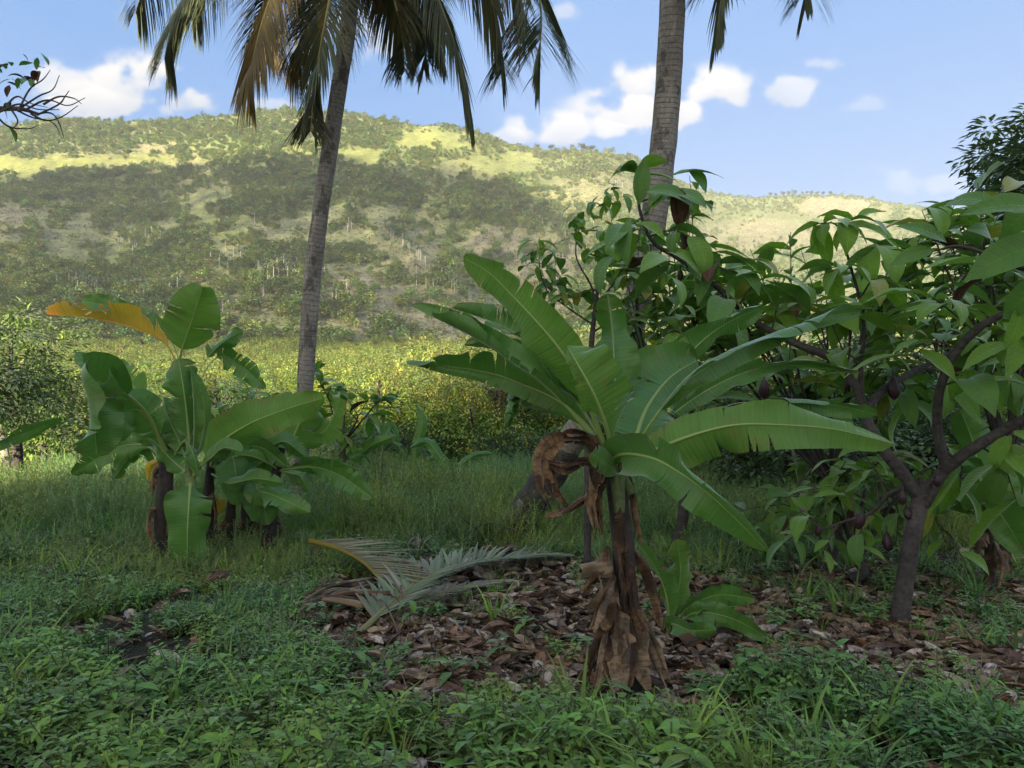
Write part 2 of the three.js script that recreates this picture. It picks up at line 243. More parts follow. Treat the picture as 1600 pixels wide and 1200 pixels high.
// ---------------------------------------------------------------- foliage shapes shared by trees
function addLeaf(mb, p, dir, len, wid, c, up = V(0, 1, 0), droop = 0.15) {     // four-sided leaf with a folded midrib
  const s = V().crossVectors(dir, up); if (s.lengthSq() < 1e-6) s.set(1, 0, 0); s.normalize(); const n = V().crossVectors(s, dir).normalize();
  const a = mb.v(p, c), m = V().copy(p).addScaledVector(dir, len * 0.45), t = V().copy(p).addScaledVector(dir, len).addScaledVector(n, -len * droop);
  const l = mb.v(V().copy(m).addScaledVector(s, wid / 2).addScaledVector(n, wid * 0.12), c), r = mb.v(V().copy(m).addScaledVector(s, -wid / 2).addScaledVector(n, wid * 0.12), c), e = mb.v(t, c);
  mb.t(a, l, e); mb.t(a, e, r);
}
const rdir = () => { const z = rr(-1, 1), a = rr(0, 6.2832), q = Math.sqrt(1 - z * z); return V(Math.cos(a) * q, z, Math.sin(a) * q); };
const pick = a => a[Math.floor(rnd() * a.length)];
const jit = (c, k = 0.25) => { const f = 1 + rr(-k, k); return [c[0] * f * (1 + rr(-0.12, 0.12)), c[1] * f, c[2] * f * (1 + rr(-0.15, 0.15))]; };
function crownMB(mb, { c = V(0, 0, 0), r = V(1, 1, 1), clumps = 60, leaves = 30, len = 0.16, wid = 0.07, clump = 0.28, cols = [[0.09, 0.15, 0.03]], hang = 0.3, shell = 0.55 }) {
  for (let k = 0; k < clumps; k++) {
    const d = rdir(), q = shell + (1 - shell) * Math.cbrt(rnd()), o = V(c.x + d.x * r.x * q, c.y + d.y * r.y * q, c.z + d.z * r.z * q), cs = clump * rr(0.6, 1.35), col = pick(cols);
    for (let j = 0; j < leaves; j++) {
      const e = rdir(), p = V(o.x + e.x * cs * Math.cbrt(rnd()), o.y + e.y * cs * 0.7 * Math.cbrt(rnd()), o.z + e.z * cs * Math.cbrt(rnd()));
      const dir = V(e.x + d.x * 0.4, e.y * 0.5 + 0.1 - hang, e.z + d.z * 0.4).normalize();
      addLeaf(mb, p, dir, len * rr(0.7, 1.3), wid * rr(0.8, 1.2), jit(col));
    }
  }
  return mb;
}
// small wild tree for the slope: a lumpy crown of leaf clumps on a short trunk, one copy each
function slopeTree(s, cols, tall, n = 64) {
  setSeed(s); const mb = new MB();
  for (let k = 0; k < 9; k++) { const d = rdir(); const o = V(d.x * 0.33, 0.62 * tall + d.y * 0.26 * tall, d.z * 0.33); crownMB(mb, { c: o, r: V(0.2, 0.17 * tall, 0.2), clumps: n / 9 | 0, leaves: 3, len: 0.17, wid: 0.15, clump: 0.06, cols, hang: 0, shell: 0.8 }); }
  const b = [0.2, 0.17, 0.14], q = 0.022; const t = [V(-q, 0, 0), V(q, 0, 0), V(q, 0.6 * tall, 0), V(-q, 0.6 * tall, 0)].map(p => mb.v(p, b)); mb.q(...t);
  return mb.geo();
}
function scatter(name, label, category, geo, mat, items) { // items: [position, scale, turn, colour]
  const m = new THREE.InstancedMesh(geo, mat, items.length), q = new THREE.Quaternion(), X = new THREE.Matrix4(), e = new THREE.Euler(), sc = V(), col = new THREE.Color();
  items.forEach(([p, s, a, c, tx = 0, tz = 0], i) => { e.set(tx, a, tz, 'YXZ'); q.setFromEuler(e); if (s.isVector3) sc.copy(s); else sc.set(s, s, s); m.setMatrixAt(i, X.compose(p, q, sc)); if (c) m.setColorAt(i, col.setRGB(...c)); });
  m.castShadow = m.receiveShadow = true; m.name = numbered(name); scene.add(m); return tag(m, label, category, null, 'stuff');
}
{
  const V1 = [slopeTree(11, [[0.18, 0.27, 0.085], [0.14, 0.22, 0.07]], 1.0), slopeTree(12, [[0.20, 0.27, 0.065], [0.15, 0.21, 0.055]], 1.25), slopeTree(13, [[0.24, 0.26, 0.08], [0.18, 0.22, 0.065]], 0.8)];
  const items = [[], [], []], bush = [[], []]; setSeed(5);
  for (let k = 0; k < 120000; k++) {
    const px = rr(-260, 1860), s = Math.pow(rnd(), 0.75), py = lerp(FOOT, crestY(px), s);
    if (py > 545) continue;
    const v = veg(px, py), n = fbm(px / 22, py / 13, 31, 3), b = fbm(px / 120, py / 70, 22, 3);
    let dens = 0.18 + 0.42 * v.wood + 0.5 * sm(0.44, 0.62, n) - 0.5 * v.tan - 0.25 * sm(0.5, 0.66, b); if (py < 250) dens += 0.25; dens -= 0.75 * v.meadow; if (s > 0.985) dens = 0.55 - 0.5 * v.meadow;
    if (rnd() > dens) { if (rnd() < 0.3 * (1 - v.meadow)) { const p = hill(px, s); bush[k & 1].push([p, V(rr(1.2, 3.2), rr(1, 2.4), rr(1.2, 3.2)), rr(0, 6.3), jit([0.95, 1, 0.9], 0.35)]); } continue; }
    const p = hill(px, s), sz = rr(4.5, 8) + 6 * Math.pow(rnd(), 3) * (v.wood > 0.5 ? 1.1 : 0.85); p.y -= 0.4;
    const dark = v.wood > 0.4 ? 0.92 : 1;
    items[k % 3].push([p, V(sz, sz * rr(0.8, 1.1), sz), rr(0, 6.3), jit([1.15 * dark * rr(0.9, 1.15), 1.15 * dark * rr(0.95, 1.1), dark], 0.3)]);
  }
  items.forEach((it, i) => scatter('hillside_woods', ['dark round-crowned trees', 'taller green trees', 'low spreading trees'][i] + ' of the woods covering the far mountain', 'woods', V1[i], M.foliageFar, it));
  const bg = slopeTree(14, [[0.19, 0.21, 0.085], [0.14, 0.17, 0.065]], 0.9, 36), bg2 = slopeTree(15, [[0.25, 0.225, 0.13], [0.18, 0.18, 0.09]], 0.9, 36);
  scatter('hillside_scrub', 'green scrub dotted over the far mountain slope', 'scrub', bg, M.foliageFar, bush[0]);
  scatter('hillside_scrub', 'brownish scrub dotted over the far mountain slope', 'scrub', bg2, M.foliageFar, bush[1]);
}
// royal palms on the slope, each a thing
{
  setSeed(21); const t = tubeGeo([V(0, 0, 0), V(0.1, 6, 0), V(0, 13, 0)], [[0, 0.3], [0.5, 0.28], [1, 0.2]], { seg: 4, sides: 5 }), mb = new MB();
  for (let k = 0; k < 13; k++) { const a = k * 2.4, up = rr(-0.3, 1.0), o = V(0, 13, 0); let prev = null; for (let i = 0; i <= 3; i++) { const q = i / 3, d = V(Math.cos(a) * q * 3, 13 + up * 2.2 * q - 2.1 * q * q, Math.sin(a) * q * 3), s = V(-Math.sin(a), 0, Math.cos(a)).multiplyScalar(0.55 * Math.sin(0.5 + q * 2.4)), c = jit([0.075, 0.115, 0.05]); const l = mb.v(V().addVectors(d, s).add(V(0, -0.35, 0)), c), m = mb.v(d, c), r = mb.v(V().subVectors(d, s).add(V(0, -0.35, 0)), c); if (prev) { mb.q(prev[0], prev[1], m, l); mb.q(prev[1], prev[2], r, m); } prev = [l, m, r]; } }
  const cg = mb.geo(), tm = stdMat(0.42, 0.40, 0.37), proto = new THREE.Group(); mesh('trunk', t, tm, proto); mesh('crown', cg, M.foliageFar, proto);
  const spots = [], line = (x0, y0, x1, y1, n, j) => { for (let k = 0; k < n; k++) { const q = (k + rr(-0.4, 0.4)) / n; spots.push([lerp(x0, x1, q) + rr(-j, j), lerp(y0, y1, q) + rr(-j, j) * 0.6]); } }, blob = (x, y, rx, ry, n) => { for (let k = 0; k < n; k++) { const a = rr(0, 6.3), q = Math.sqrt(rnd()); spots.push([x + Math.cos(a) * rx * q, y + Math.sin(a) * ry * q]); } };
  line(600, 358, 738, 474, 52, 4); blob(125, 455, 50, 10, 26); blob(440, 428, 46, 12, 40); blob(195, 390, 30, 10, 14); blob(345, 410, 40, 20, 12); blob(540, 358, 12, 6, 7); blob(240, 372, 22, 10, 6); blob(520, 455, 50, 30, 14); blob(880, 380, 60, 50, 34); blob(960, 350, 50, 60, 20); blob(680, 440, 40, 30, 12); blob(300, 480, 140, 34, 22); blob(830, 470, 50, 50, 16); blob(300, 330, 200, 40, 14);
  spots.filter((_, k) => k % 10 < 7).forEach(([px, py]) => { const o = proto.clone(); o.name = numbered('royal_palm'); scene.add(o); o.position.copy(hill(px, hillS(px, py))); o.position.y -= 0.3; o.rotation.y = rr(0, 6.3); const k = rr(0.75, 1.15); o.scale.set(k, k * rr(0.85, 1.15), k); tag(o, 'small pale-trunked palm standing on the far mountain slope', 'palm', 'pale-trunked palms on the far mountain slope'); });
}
// trees along the crest on the right
{
  setSeed(31); const sk = slopeTree(32, [[0.07, 0.09, 0.04]], 1.0, 90); const split = (g, lo) => g;
  const proto = new THREE.Group(); mesh('crown', sk, M.foliageFar, proto); mesh('trunk', tubeGeo([V(0, 0, 0), V(0.02, 0.3, 0), V(0, 0.62, 0)], [[0, 0.035], [1, 0.02]], { seg: 3, sides: 5 }), M.bark, proto);
  for (const px of [1203, 1212, 1222, 1231, 1240, 1254, 1261, 1269, 1278, 1286, 1297, 838, 862, 895, 908, 918, 926]) { const o = proto.clone(); o.name = numbered('crest_tree'); scene.add(o); o.position.copy(hill(px, 1)); o.rotation.y = rr(0, 6); const k = rr(10, 15); o.scale.set(k, k * rr(0.9, 1.2), k); tag(o, 'small dark tree standing on the mountain skyline', 'tree', 'trees standing on the mountain skyline'); }
}

// ---------------------------------------------------------------- blades: banana leaves, green or dry
// spine in photo pixels with a distance [px, py, d]; half-width in pixels at that distance; roll 0 faces the viewer, PI/2 lies edge-on
function blade(sp, half, o = {}) {
  const { roll = 0, fold = 0.25, curl = 0.25, t0 = 0.16, tears = 0, wl = 1, wr = 1, tip = 4, ripple = 0.08, N = 34, gap = 0.35, flap = 0.3, crumple = 0, rollEnd = roll, wob = 1.2, brown = 0.5 } = o, K = 5;
  const pts = sp.map(([x, y, d]) => P(x, y, d)), cv = spline(pts), L = cv.getLength(), md = sp[sp.length >> 1][2], W = half / FOC * md, mb = new MB(), eye = V(0, EYE, 0), sd = rnd() * 100;
  const frame = t => { const p = cv.getPoint(t), T = cv.getTangent(t), v = V().subVectors(p, eye).normalize(), A = V().crossVectors(T, v).normalize(), B = V().crossVectors(A, T).normalize(), r = lerp(roll, rollEnd, t); const S = A.clone().multiplyScalar(Math.cos(r)).addScaledVector(B, Math.sin(r)); let Nn = V().crossVectors(S, T).normalize(); return { p, T, S, N: Nn }; };
  const prof = u => Math.pow(clamp(u / 0.22), 0.55) * Math.pow(clamp(1 - Math.pow(u, tip)), 0.5);
  for (const sgn of [-1, 1]) {
    const cuts = new Set(); for (let k = 0; k < tears; k++) cuts.add(3 + Math.floor(rnd() * (N - 5)));
    let jitA = 0, row = null; const mul = sgn < 0 ? wl : wr;
    const mk = (i, shift) => {
      const u = i / N, t = t0 + (1 - t0) * u, f = frame(t), w = W * mul * prof(u) * (1 + 0.22 * (noise(u * 6, sd, sgn) - 0.5)), out = [];
      for (let j = 0; j <= K; j++) {
        const q = j / K; let th = fold + curl * q + wob * (noise(u * 3.2, sd + 9, sgn) - 0.5) * (0.4 + q) + jitA * q + ripple * 6 * q * (noise(u * 11, q * 2, sd + sgn * 3) - 0.5); if (crumple) th += crumple * (fbm(u * 7, q * 3, sd + sgn * 7, 3) - 0.5) * 5 * q;
        const y = q * w, p = f.p.clone().addScaledVector(f.S, sgn * y * Math.cos(th)).addScaledVector(f.N, y * Math.sin(th)).addScaledVector(f.T, shift * gap * w * q * q + 0.12 * y);
        if (crumple) p.addScaledVector(f.T, crumple * w * (noise(q * 3, u * 9, sd + 2) - 0.5)).addScaledVector(f.N, crumple * 0.4 * w * (noise(q * 4, u * 13, sd + 5) - 0.5));
        const bk = brown * sm(0.52, 0.75, noise(u * 9, q * 3, sd + 31) + 0.28 * q * q + (u > 0.9 ? 0.2 : 0) + (shift ? 0.22 * q : 0) - 0.26);   // dead brown margins
        out.push(mb.v(p, [lerp(1, 1.8, bk), lerp(1, 0.7, bk), lerp(1, 1.5, bk)], t * L * 1.6, sgn * y * 2 + 0.5));
      }
      return out;
    };
    for (let i = 0; i <= N; i++) {
      const cut = cuts.has(i), r = mk(i, cut ? -rr(0.15, 1) * 0.5 : 0);
      if (row) for (let j = 0; j < K; j++) sgn > 0 ? mb.q(row[j], row[j + 1], r[j + 1], r[j]) : mb.q(row[j], r[j], r[j + 1], row[j + 1]);
      if (cut) { jitA = rr(-flap, flap); row = mk(i, rr(0.15, 1) * 0.5); } else row = r;
    }
  }
  return { geo: mb.geo(), cv, W };
}
function bananaLeaf(plant, mat, sp, half, o = {}) {
  o = { ...o, fold: (o.fold ?? 0.25) * 1.4 + ((o.fold ?? 0.25) < 0 ? -0.12 : 0.1), tip: Math.min(o.tip ?? 4, 3.4), tears: (o.tears ?? 0) + 3, gap: (o.gap ?? 0.35) * 0.6 };
  const b = blade(sp, half * 0.98, o), leaf = part('leaf', b.geo, mat, plant), d = sp[0][2], r = o.rib || Math.max(0.0035, half / FOC * d * 0.045), n = 14;
  const pts = []; for (let i = 0; i <= n; i++) pts.push(b.cv.getPoint(i / n * 0.985));
  const g = tubeGeo(pts, [[0, r * 2.6], [0.15, r * 1.5], [0.5, r * 0.8], [1, r * 0.2]], { seg: 26, sides: 6 });
  mesh('midrib', off(plant, g), o.ribMat || (mat === M.bananaYellow ? M.midribYellow : M.midrib), leaf);
  if (o.label) leaf.userData.label = o.label;
  return leaf;
}
function dryLeaf(plant, mat, sp, half, o = {}) { const b = blade(sp, half, { tears: 5, crumple: 0.25, fold: 0.5, curl: 0.5, t0: 0.02, flap: 0.6, N: 30, brown: 0, tip: 1.6, ...o }); const l = part('dry_leaf', b.geo, mat, plant); return l; }
const pseudo = (plant, pts, r, mat = M.stem) => part('pseudostem', tubeGeo(pts.map(([x, y, d]) => P(x, y, d)), r, { seg: 22, sides: 12, bump: 0.12, freq: 14 }), mat, plant);
const plant = (name, label, category, px, d, group) => { const x = (px - 800) / FOC * d; return thing(name, label, category, V(x, gh(x, -d), -d), group); };
const gy = d => HOR + EYE * FOC / d;                     // where flat ground shows at distance d
const at = (list, d) => list.map(([x, y, k = 0]) => [x, y, d + k]);

// the large banana plant in the middle
setSeed(101);
{
  const D = 4.25, b = plant('banana_plant', 'large banana plant with a skirt of torn dry brown leaves in the middle', 'banana plant', 985, D), Lf = (m, sp, h, o) => bananaLeaf(b, M[m], at(sp, D), h, o);
  pseudo(b, [[988, 1092, D], [984, 1000, D], [976, 900, D], [968, 800, D], [962, 735, D], [958, 690, D]], [[0, 0.078], [0.3, 0.066], [0.7, 0.058], [1, 0.03]]);
  part('pseudostem', tubeGeo([P(985, 770, D), P(972, 735, D - 0.03), P(985, 700, D)], [[0, 0.03], [1, 0.022]], { sides: 8 }), M.stemGreen, b);
  for (const [x0, x1, k] of [[950, 930, 0.02], [972, 1000, -0.04], [960, 958, -0.05], [945, 905, 0.05]]) part('leaf_stalk', tubeGeo([P(968, 800, D + k), P(x0, 740, D + k), P(x1, 680, D + k)], [[0, 0.03], [0.5, 0.024], [1, 0.014]], { sides: 8 }), M.stemGreen, b);
  Lf('bananaBright', [[952, 720], [915, 620, -0.05], [882, 557, -0.1], [845, 510, -0.1], [805, 467, -0.05], [765, 427, 0], [724, 402, 0.1]], 47, { roll: 0.35, fold: 0.1, curl: -0.3, wr: 1.05, wl: 0.9, tip: 6 });
  Lf('banana', [[950, 715], [882, 632, -0.1], [830, 585, -0.12], [780, 552, -0.1], [735, 524, -0.05], [697, 505, 0], [640, 477, 0.1]], 33, { roll: -0.9, fold: -0.3, curl: -0.5, tears: 3, tip: 3 });
  Lf('banana', [[956, 715], [907, 635, 0.1], [870, 585, 0.15], [832, 540, 0.2], [795, 515, 0.25], [762, 500, 0.3], [706, 481, 0.35]], 36, { roll: -0.7, fold: -0.25, curl: -0.4, tears: 6, tip: 3 });
  Lf('banana', [[950, 710], [900, 640, 0.3], [860, 590, 0.4], [815, 560, 0.5], [770, 545, 0.55], [725, 540, 0.6]], 32, { roll: -0.8, fold: -0.3, curl: -0.6, tears: 4 });
  Lf('banana', [[945, 712], [915, 662, 0.15], [870, 625, 0.2], [820, 602, 0.25], [770, 584, 0.3], [700, 572, 0.3], [634, 564, 0.35]], 46, { roll: 0.5, fold: -0.15, curl: -0.5, wl: 1.25, wr: 0.5, tears: 3, tip: 2.2 });
  Lf('banana', [[935, 700], [880, 640, 0.3], [835, 605, 0.4], [810, 600, 0.45], [795, 640, 0.45], [790, 668, 0.42]], 36, { roll: 0.2, fold: -0.2, curl: -0.5, tears: 2 });
  Lf('banana', [[962, 720], [962, 640, 0.1], [959, 560, 0.15], [956, 510, 0.15], [949, 459, 0.12]], 40, { roll: 0.1, fold: 1.0, curl: 0.9, t0: 0.22, tip: 7 });
  Lf('bananaBright', [[958, 720], [945, 660, -0.2], [925, 610, -0.3], [900, 565, -0.3], [886, 540, -0.22]], 52, { roll: 0.3, fold: 0.35, curl: 0.3, wr: 0.55, wl: 1.2, t0: 0.1, tip: 5 });
  Lf('banana', [[975, 722], [990, 695, -0.05], [1005, 649, 0.05], [1025, 615, 0.15], [1052, 586, 0.3], [1090, 562, 0.45]], 78, { roll: 0.15, fold: 0.1, curl: -0.3, tears: 7, flap: 0.15, gap: 0.18, t0: 0.08, tip: 5 });
  Lf('banana', [[978, 715], [1010, 640, 0.3], [1060, 572, 0.4], [1105, 526, 0.45], [1145, 500, 0.5], [1190, 481, 0.55]], 34, { roll: -0.55, fold: 0.1, curl: -0.4, tip: 6 });
  Lf('bananaBright', [[975, 715], [990, 640, 0.35], [1015, 585, 0.4], [1045, 550, 0.4], [1070, 525, 0.4]], 36, { roll: 0.4, fold: 0.2, curl: 0.3, wl: 1, tip: 6 });
  Lf('banana', [[982, 716], [1025, 650, -0.1], [1072, 596, -0.15], [1130, 560, -0.1], [1190, 532, 0], [1255, 508, 0.1], [1305, 492, 0.2], [1346, 487, 0.28]], 33, { roll: -0.5, fold: -0.1, curl: -0.45, wr: 1.15, wl: 0.7, tip: 7, tears: 1 });
  Lf('banana', [[985, 716], [1060, 640, 0.2], [1130, 596, 0.3], [1190, 574, 0.4], [1260, 566, 0.5], [1344, 582, 0.55]], 24, { roll: -0.5, fold: -0.2, curl: -0.3, tears: 2 });
  Lf('bananaBright', [[975, 722], [1012, 708, -0.25], [1082, 680, -0.35], [1150, 664, -0.4], [1217, 664, -0.4], [1305, 671, -0.35], [1398, 694, -0.3]], 46, { roll: 0.3, fold: 0.25, curl: 0.2, wl: 1.1, wr: 1, tears: 2, tip: 3, t0: 0.08 });
  Lf('banana', [[985, 720], [1090, 655, 0.1], [1170, 632, 0.2], [1240, 628, 0.3], [1310, 634, 0.35], [1372, 648, 0.35]], 24, { roll: -0.4, fold: -0.1, curl: -0.4, tears: 2 });
  Lf('banana', [[955, 735], [965, 712, -0.15], [1020, 716, -0.4], [1058, 736, -0.5], [1098, 764, -0.6], [1145, 806, -0.65], [1200, 862, -0.65]], 50, { roll: -0.35, fold: -0.1, curl: -0.35, wl: 1, wr: 0.95, t0: 0.06, tip: 2.2 });
  Lf('banana', [[966, 735], [950, 722, -0.2], [935, 714, -0.3], [925, 708, -0.35]], 22, { roll: -0.5, fold: -0.2, t0: 0.05, N: 14 });
  // dry leaves: a broken one hanging on the left, and the skirt round the foot
  const dl = (m, sp, h, o) => dryLeaf(b, M[m], at(sp, D), h, o);
  const strips = (path, n, hw, ms, j = 9, o = {}) => { for (let k = 0; k < n; k++) { const ox = rr(-j, j), oy = rr(-j, j), oz = rr(-0.06, 0.06); dl(pick(ms), path.map(([x, y, z = 0], i) => [x + ox * (0.3 + i * 0.3) + rr(-3, 3), y + oy * 0.5 + rr(-3, 3), z + oz * i * 0.5]), hw * rr(0.5, 1.2), { roll: rr(-1, 1), tears: 2, N: 22, fold: rr(-0.7, 0.9), curl: rr(-0.8, 0.9), crumple: 0.14, wob: 2, ripple: 0.14, ...o }); } };
  strips([[955, 722], [915, 686, -0.05], [872, 682, -0.1], [848, 712, -0.12], [852, 760, -0.14], [872, 800, -0.14]], 3, 13, ['dry', 'dryDark', 'dry'], 10, { crumple: 0.16, tears: 5, N: 26 });
  strips([[852, 720, -0.1], [880, 728, -0.16], [910, 722, -0.12], [942, 724, -0.05]], 2, 10, ['dry', 'dryDark'], 6, { tears: 3 });
  strips([[945, 705], [934, 735, -0.1], [925, 775, -0.12], [935, 830, -0.1]], 5, 22, ['dryPale', 'dry'], 10);
  strips([[945, 760], [905, 785, -0.08], [875, 800, -0.12], [850, 812, -0.15]], 2, 9, ['dry'], 4);
  dl('dryPale', [[950, 850], [955, 885, -0.08], [956, 910, -0.1], [948, 932, -0.1]], 52, { roll: 0.2, wl: 1.1, wr: 0.12, fold: 0.1, tears: 3, crumple: 0.1, wob: 2, ripple: 0.12 });
  strips([[950, 850], [945, 885, -0.1], [930, 905, -0.12], [905, 922, -0.1]], 2, 12, ['dry'], 6);
  dl('dry', [[964, 905], [962, 935, -0.12], [957, 962, -0.14], [942, 985, -0.14]], 48, { roll: 0.1, wl: 1, wr: 0.3, fold: 0.1, tears: 3, crumple: 0.1, wob: 2, ripple: 0.12 });
  strips([[962, 890], [950, 930, -0.15], [938, 960, -0.17], [930, 990, -0.15]], 3, 12, ['dry', 'dryPale', 'dry'], 9);
  strips([[958, 700], [985, 760, 0.05], [997, 810, 0.05], [1003, 850, 0.05]], 2, 9, ['dry'], 4);
  strips([[985, 850], [1010, 900, 0.08], [1024, 950, 0.1], [1035, 985, 0.1]], 3, 11, ['dry', 'dryDark'], 6);
  const skirt = [[950, 940, 925, 1085, 30, -0.1, 'dryDark'], [962, 930, 952, 1100, 34, -0.16, 'dryPale'], [975, 960, 985, 1075, 30, -0.18, 'dry'], [990, 940, 1018, 1080, 30, -0.14, 'dryPale'], [1000, 945, 1045, 1065, 30, -0.04, 'dryPale'], [985, 880, 1000, 990, 20, -0.1, 'dryDark'], [945, 970, 915, 1090, 20, -0.04, 'dryDark'], [990, 970, 968, 1098, 26, -0.2, 'dryPale']];
  for (const [x0, y0, x1, y1, h, k, m] of skirt) { const pth = [[x0 * 0.6 + 390, y0 - 10, k * 0.25], [lerp(x0, x1, 0.25) + rr(-5, 5), lerp(y0, y1, 0.3), k * 0.8], [lerp(x0, x1, 0.6) + rr(-10, 10), lerp(y0, y1, 0.65), k * 1.1], [x1 + rr(-12, 12), y1, k * 1.3]]; dl(m, pth, h * 0.72, { roll: rr(-0.9, 0.9), tears: 2, crumple: 0.1, wob: 2.2, fold: rr(-0.8, 0.6), curl: rr(-1.2, 1.2), tip: 2, gap: 0.6, flap: 0.9, ripple: 0.16 }); strips(pth, 2, h * 0.3, ['dryDark', 'dryPale', 'dry'], 14, { crumple: 0.12, ripple: 0.15 }); }
  for (let k = 0; k < 9; k++) { const a = rr(940, 1000), y = rr(780, 900); dl('dryDark', [[a * 0.5 + 487, y, -0.08], [a, y + 30, -0.1], [a + rr(-10, 10), y + rr(60, 110), -0.1]], rr(7, 13), { tears: 2, N: 14 }); }
}
// its young sucker
setSeed(111);
{
  const D = 5.25, b = plant('banana_sucker', 'young banana sucker with five short leaves beside the skirted banana plant', 'banana plant', 1046, D), Lf = (m, sp, h, o) => bananaLeaf(b, M[m], at(sp, D), h, { rib: 0.005, ...o });
  pseudo(b, [[1048, 1002, D], [1047, 988, D], [1046, 970, D], [1046, 950, D]], [[0, 0.035], [0.7, 0.025], [1, 0.014]], M.stemGreen);
  Lf('bananaBright', [[1047, 990], [1056, 945, 0], [1063, 895, -0.02], [1058, 842, -0.06]], 27, { roll: 0.1, fold: 0.15, curl: 0.1, t0: 0.22, tip: 5 });
  Lf('banana', [[1046, 990], [1043, 940, -0.05], [1026, 890, -0.08], [995, 846, -0.1]], 22, { roll: 0.9, fold: 0.1, t0: 0.18 });
  Lf('banana', [[1047, 985], [1075, 950, -0.1], [1120, 930, -0.2], [1180, 936, -0.25]], 21, { roll: -0.2, fold: -0.05, curl: -0.2, t0: 0.22, tip: 4 });
  Lf('banana', [[1048, 985], [1085, 958, -0.15], [1140, 965, -0.3], [1211, 1002, -0.35]], 20, { roll: -0.3, fold: -0.05, curl: -0.3, t0: 0.22 });
  Lf('banana', [[1048, 985], [1052, 975, -0.15], [1080, 985, -0.3], [1120, 984, -0.4]], 18, { roll: -0.1, fold: -0.1, t0: 0.15 });
}
// the banana clump on the left: six stems, each a plant
setSeed(121);
function clump(label, px, D, stem, r, mat, leaves, dry = []) {
  const b = plant('banana_plant', label, 'banana plant', px, D, 'banana plants of the clump on the left');
  pseudo(b, stem.map(([x, y]) => [x, y, D]), [[0, r], [0.5, r * 0.85], [1, r * 0.5]], mat);
  for (const [m, sp, h, o] of leaves) bananaLeaf(b, M[m], at(sp, D), h, o);
  for (const [m, sp, h, o] of dry) dryLeaf(b, M[m], at(sp, D), h, { N: 16, ...o });
  return b;
}
clump('banana plant with a thick dark stem and a yellowing torn leaf, leftmost of its clump', 258, 7.5, [[258, 892], [256, 820], [258, 760], [264, 700], [268, 660]], 0.088, M.stem, [
  ['banana', [[264, 720], [232, 650, -0.3], [190, 612, -0.6], [150, 598, -0.85], [144, 625, -1.0], [148, 670, -1.0], [151, 714, -0.95]], 50, { roll: 0.15, fold: -0.25, curl: -0.3, t0: 0.3, tip: 4, wl: 1, wr: 1, label: 'broad dark leaf folded over and hanging' }],
  ['banana', [[262, 715], [240, 670, -0.2], [215, 640, -0.3], [190, 650, -0.4], [180, 690, -0.4]], 34, { roll: 0.4, fold: -0.3 }],
  ['bananaBright', [[262, 710], [235, 640, 0.3], [205, 600, 0.4], [180, 578, 0.45], [157, 560, 0.5]], 26, { roll: 0.3, fold: 0.1, t0: 0.35, tip: 6 }],
  ['banana', [[262, 710], [215, 640, 0.5], [170, 598, 0.6], [145, 572, 0.7], [119, 550, 0.75]], 20, { roll: -0.7, fold: -0.1, t0: 0.3 }],
  ['bananaYellow', [[270, 700], [278, 600, 0.4], [264, 543, 0.5], [215, 512, 0.6], [150, 496, 0.65], [72, 491, 0.7]], 34, { roll: 0.2, fold: -0.2, curl: -0.2, t0: 0.4, wl: 1.1, wr: 0.12, tears: 12, flap: 0.4, tip: 3, label: 'long torn leaf gone yellow and orange' }],
  ['banana', [[275, 700], [285, 600, 0.6], [265, 528, 0.7], [215, 497, 0.8], [170, 478, 0.85], [126, 470, 0.9]], 20, { roll: -0.4, fold: -0.2, t0: 0.42, tears: 4 }],
  ['banana', [[258, 720], [222, 695, 0.3], [180, 700, 0.3], [150, 718, 0.3], [112, 742, 0.3]], 22, { roll: -0.2, fold: -0.1, t0: 0.2, tears: 2 }],
  ['banana', [[264, 720], [235, 700, 0.4], [205, 712, 0.5], [178, 748, 0.5]], 22, { roll: 0.2, t0: 0.2, tears: 2 }],
  ['banana', [[270, 715], [290, 690, -0.3], [300, 705, -0.4], [312, 745, -0.4]], 20, { roll: 0.3 }],
], [['dry', [[256, 790], [236, 800, -0.1], [232, 830, -0.15], [245, 870, -0.15]], 10], ['dryDark', [[258, 880], [238, 878, -0.2], [214, 866, -0.3]], 8], ['dryPale', [[262, 850], [262, 870, -0.15], [262, 892, -0.2]], 16], ['dryDark', [[262, 740], [266, 790, -0.1], [264, 840, -0.1]], 14], ['dry', [[256, 720], [240, 745, 0.2], [238, 775, 0.2]], 10], ['bananaYellow', [[256, 718], [234, 730, 0.2], [230, 750, 0.2]], 9, { tears: 0 }]]);
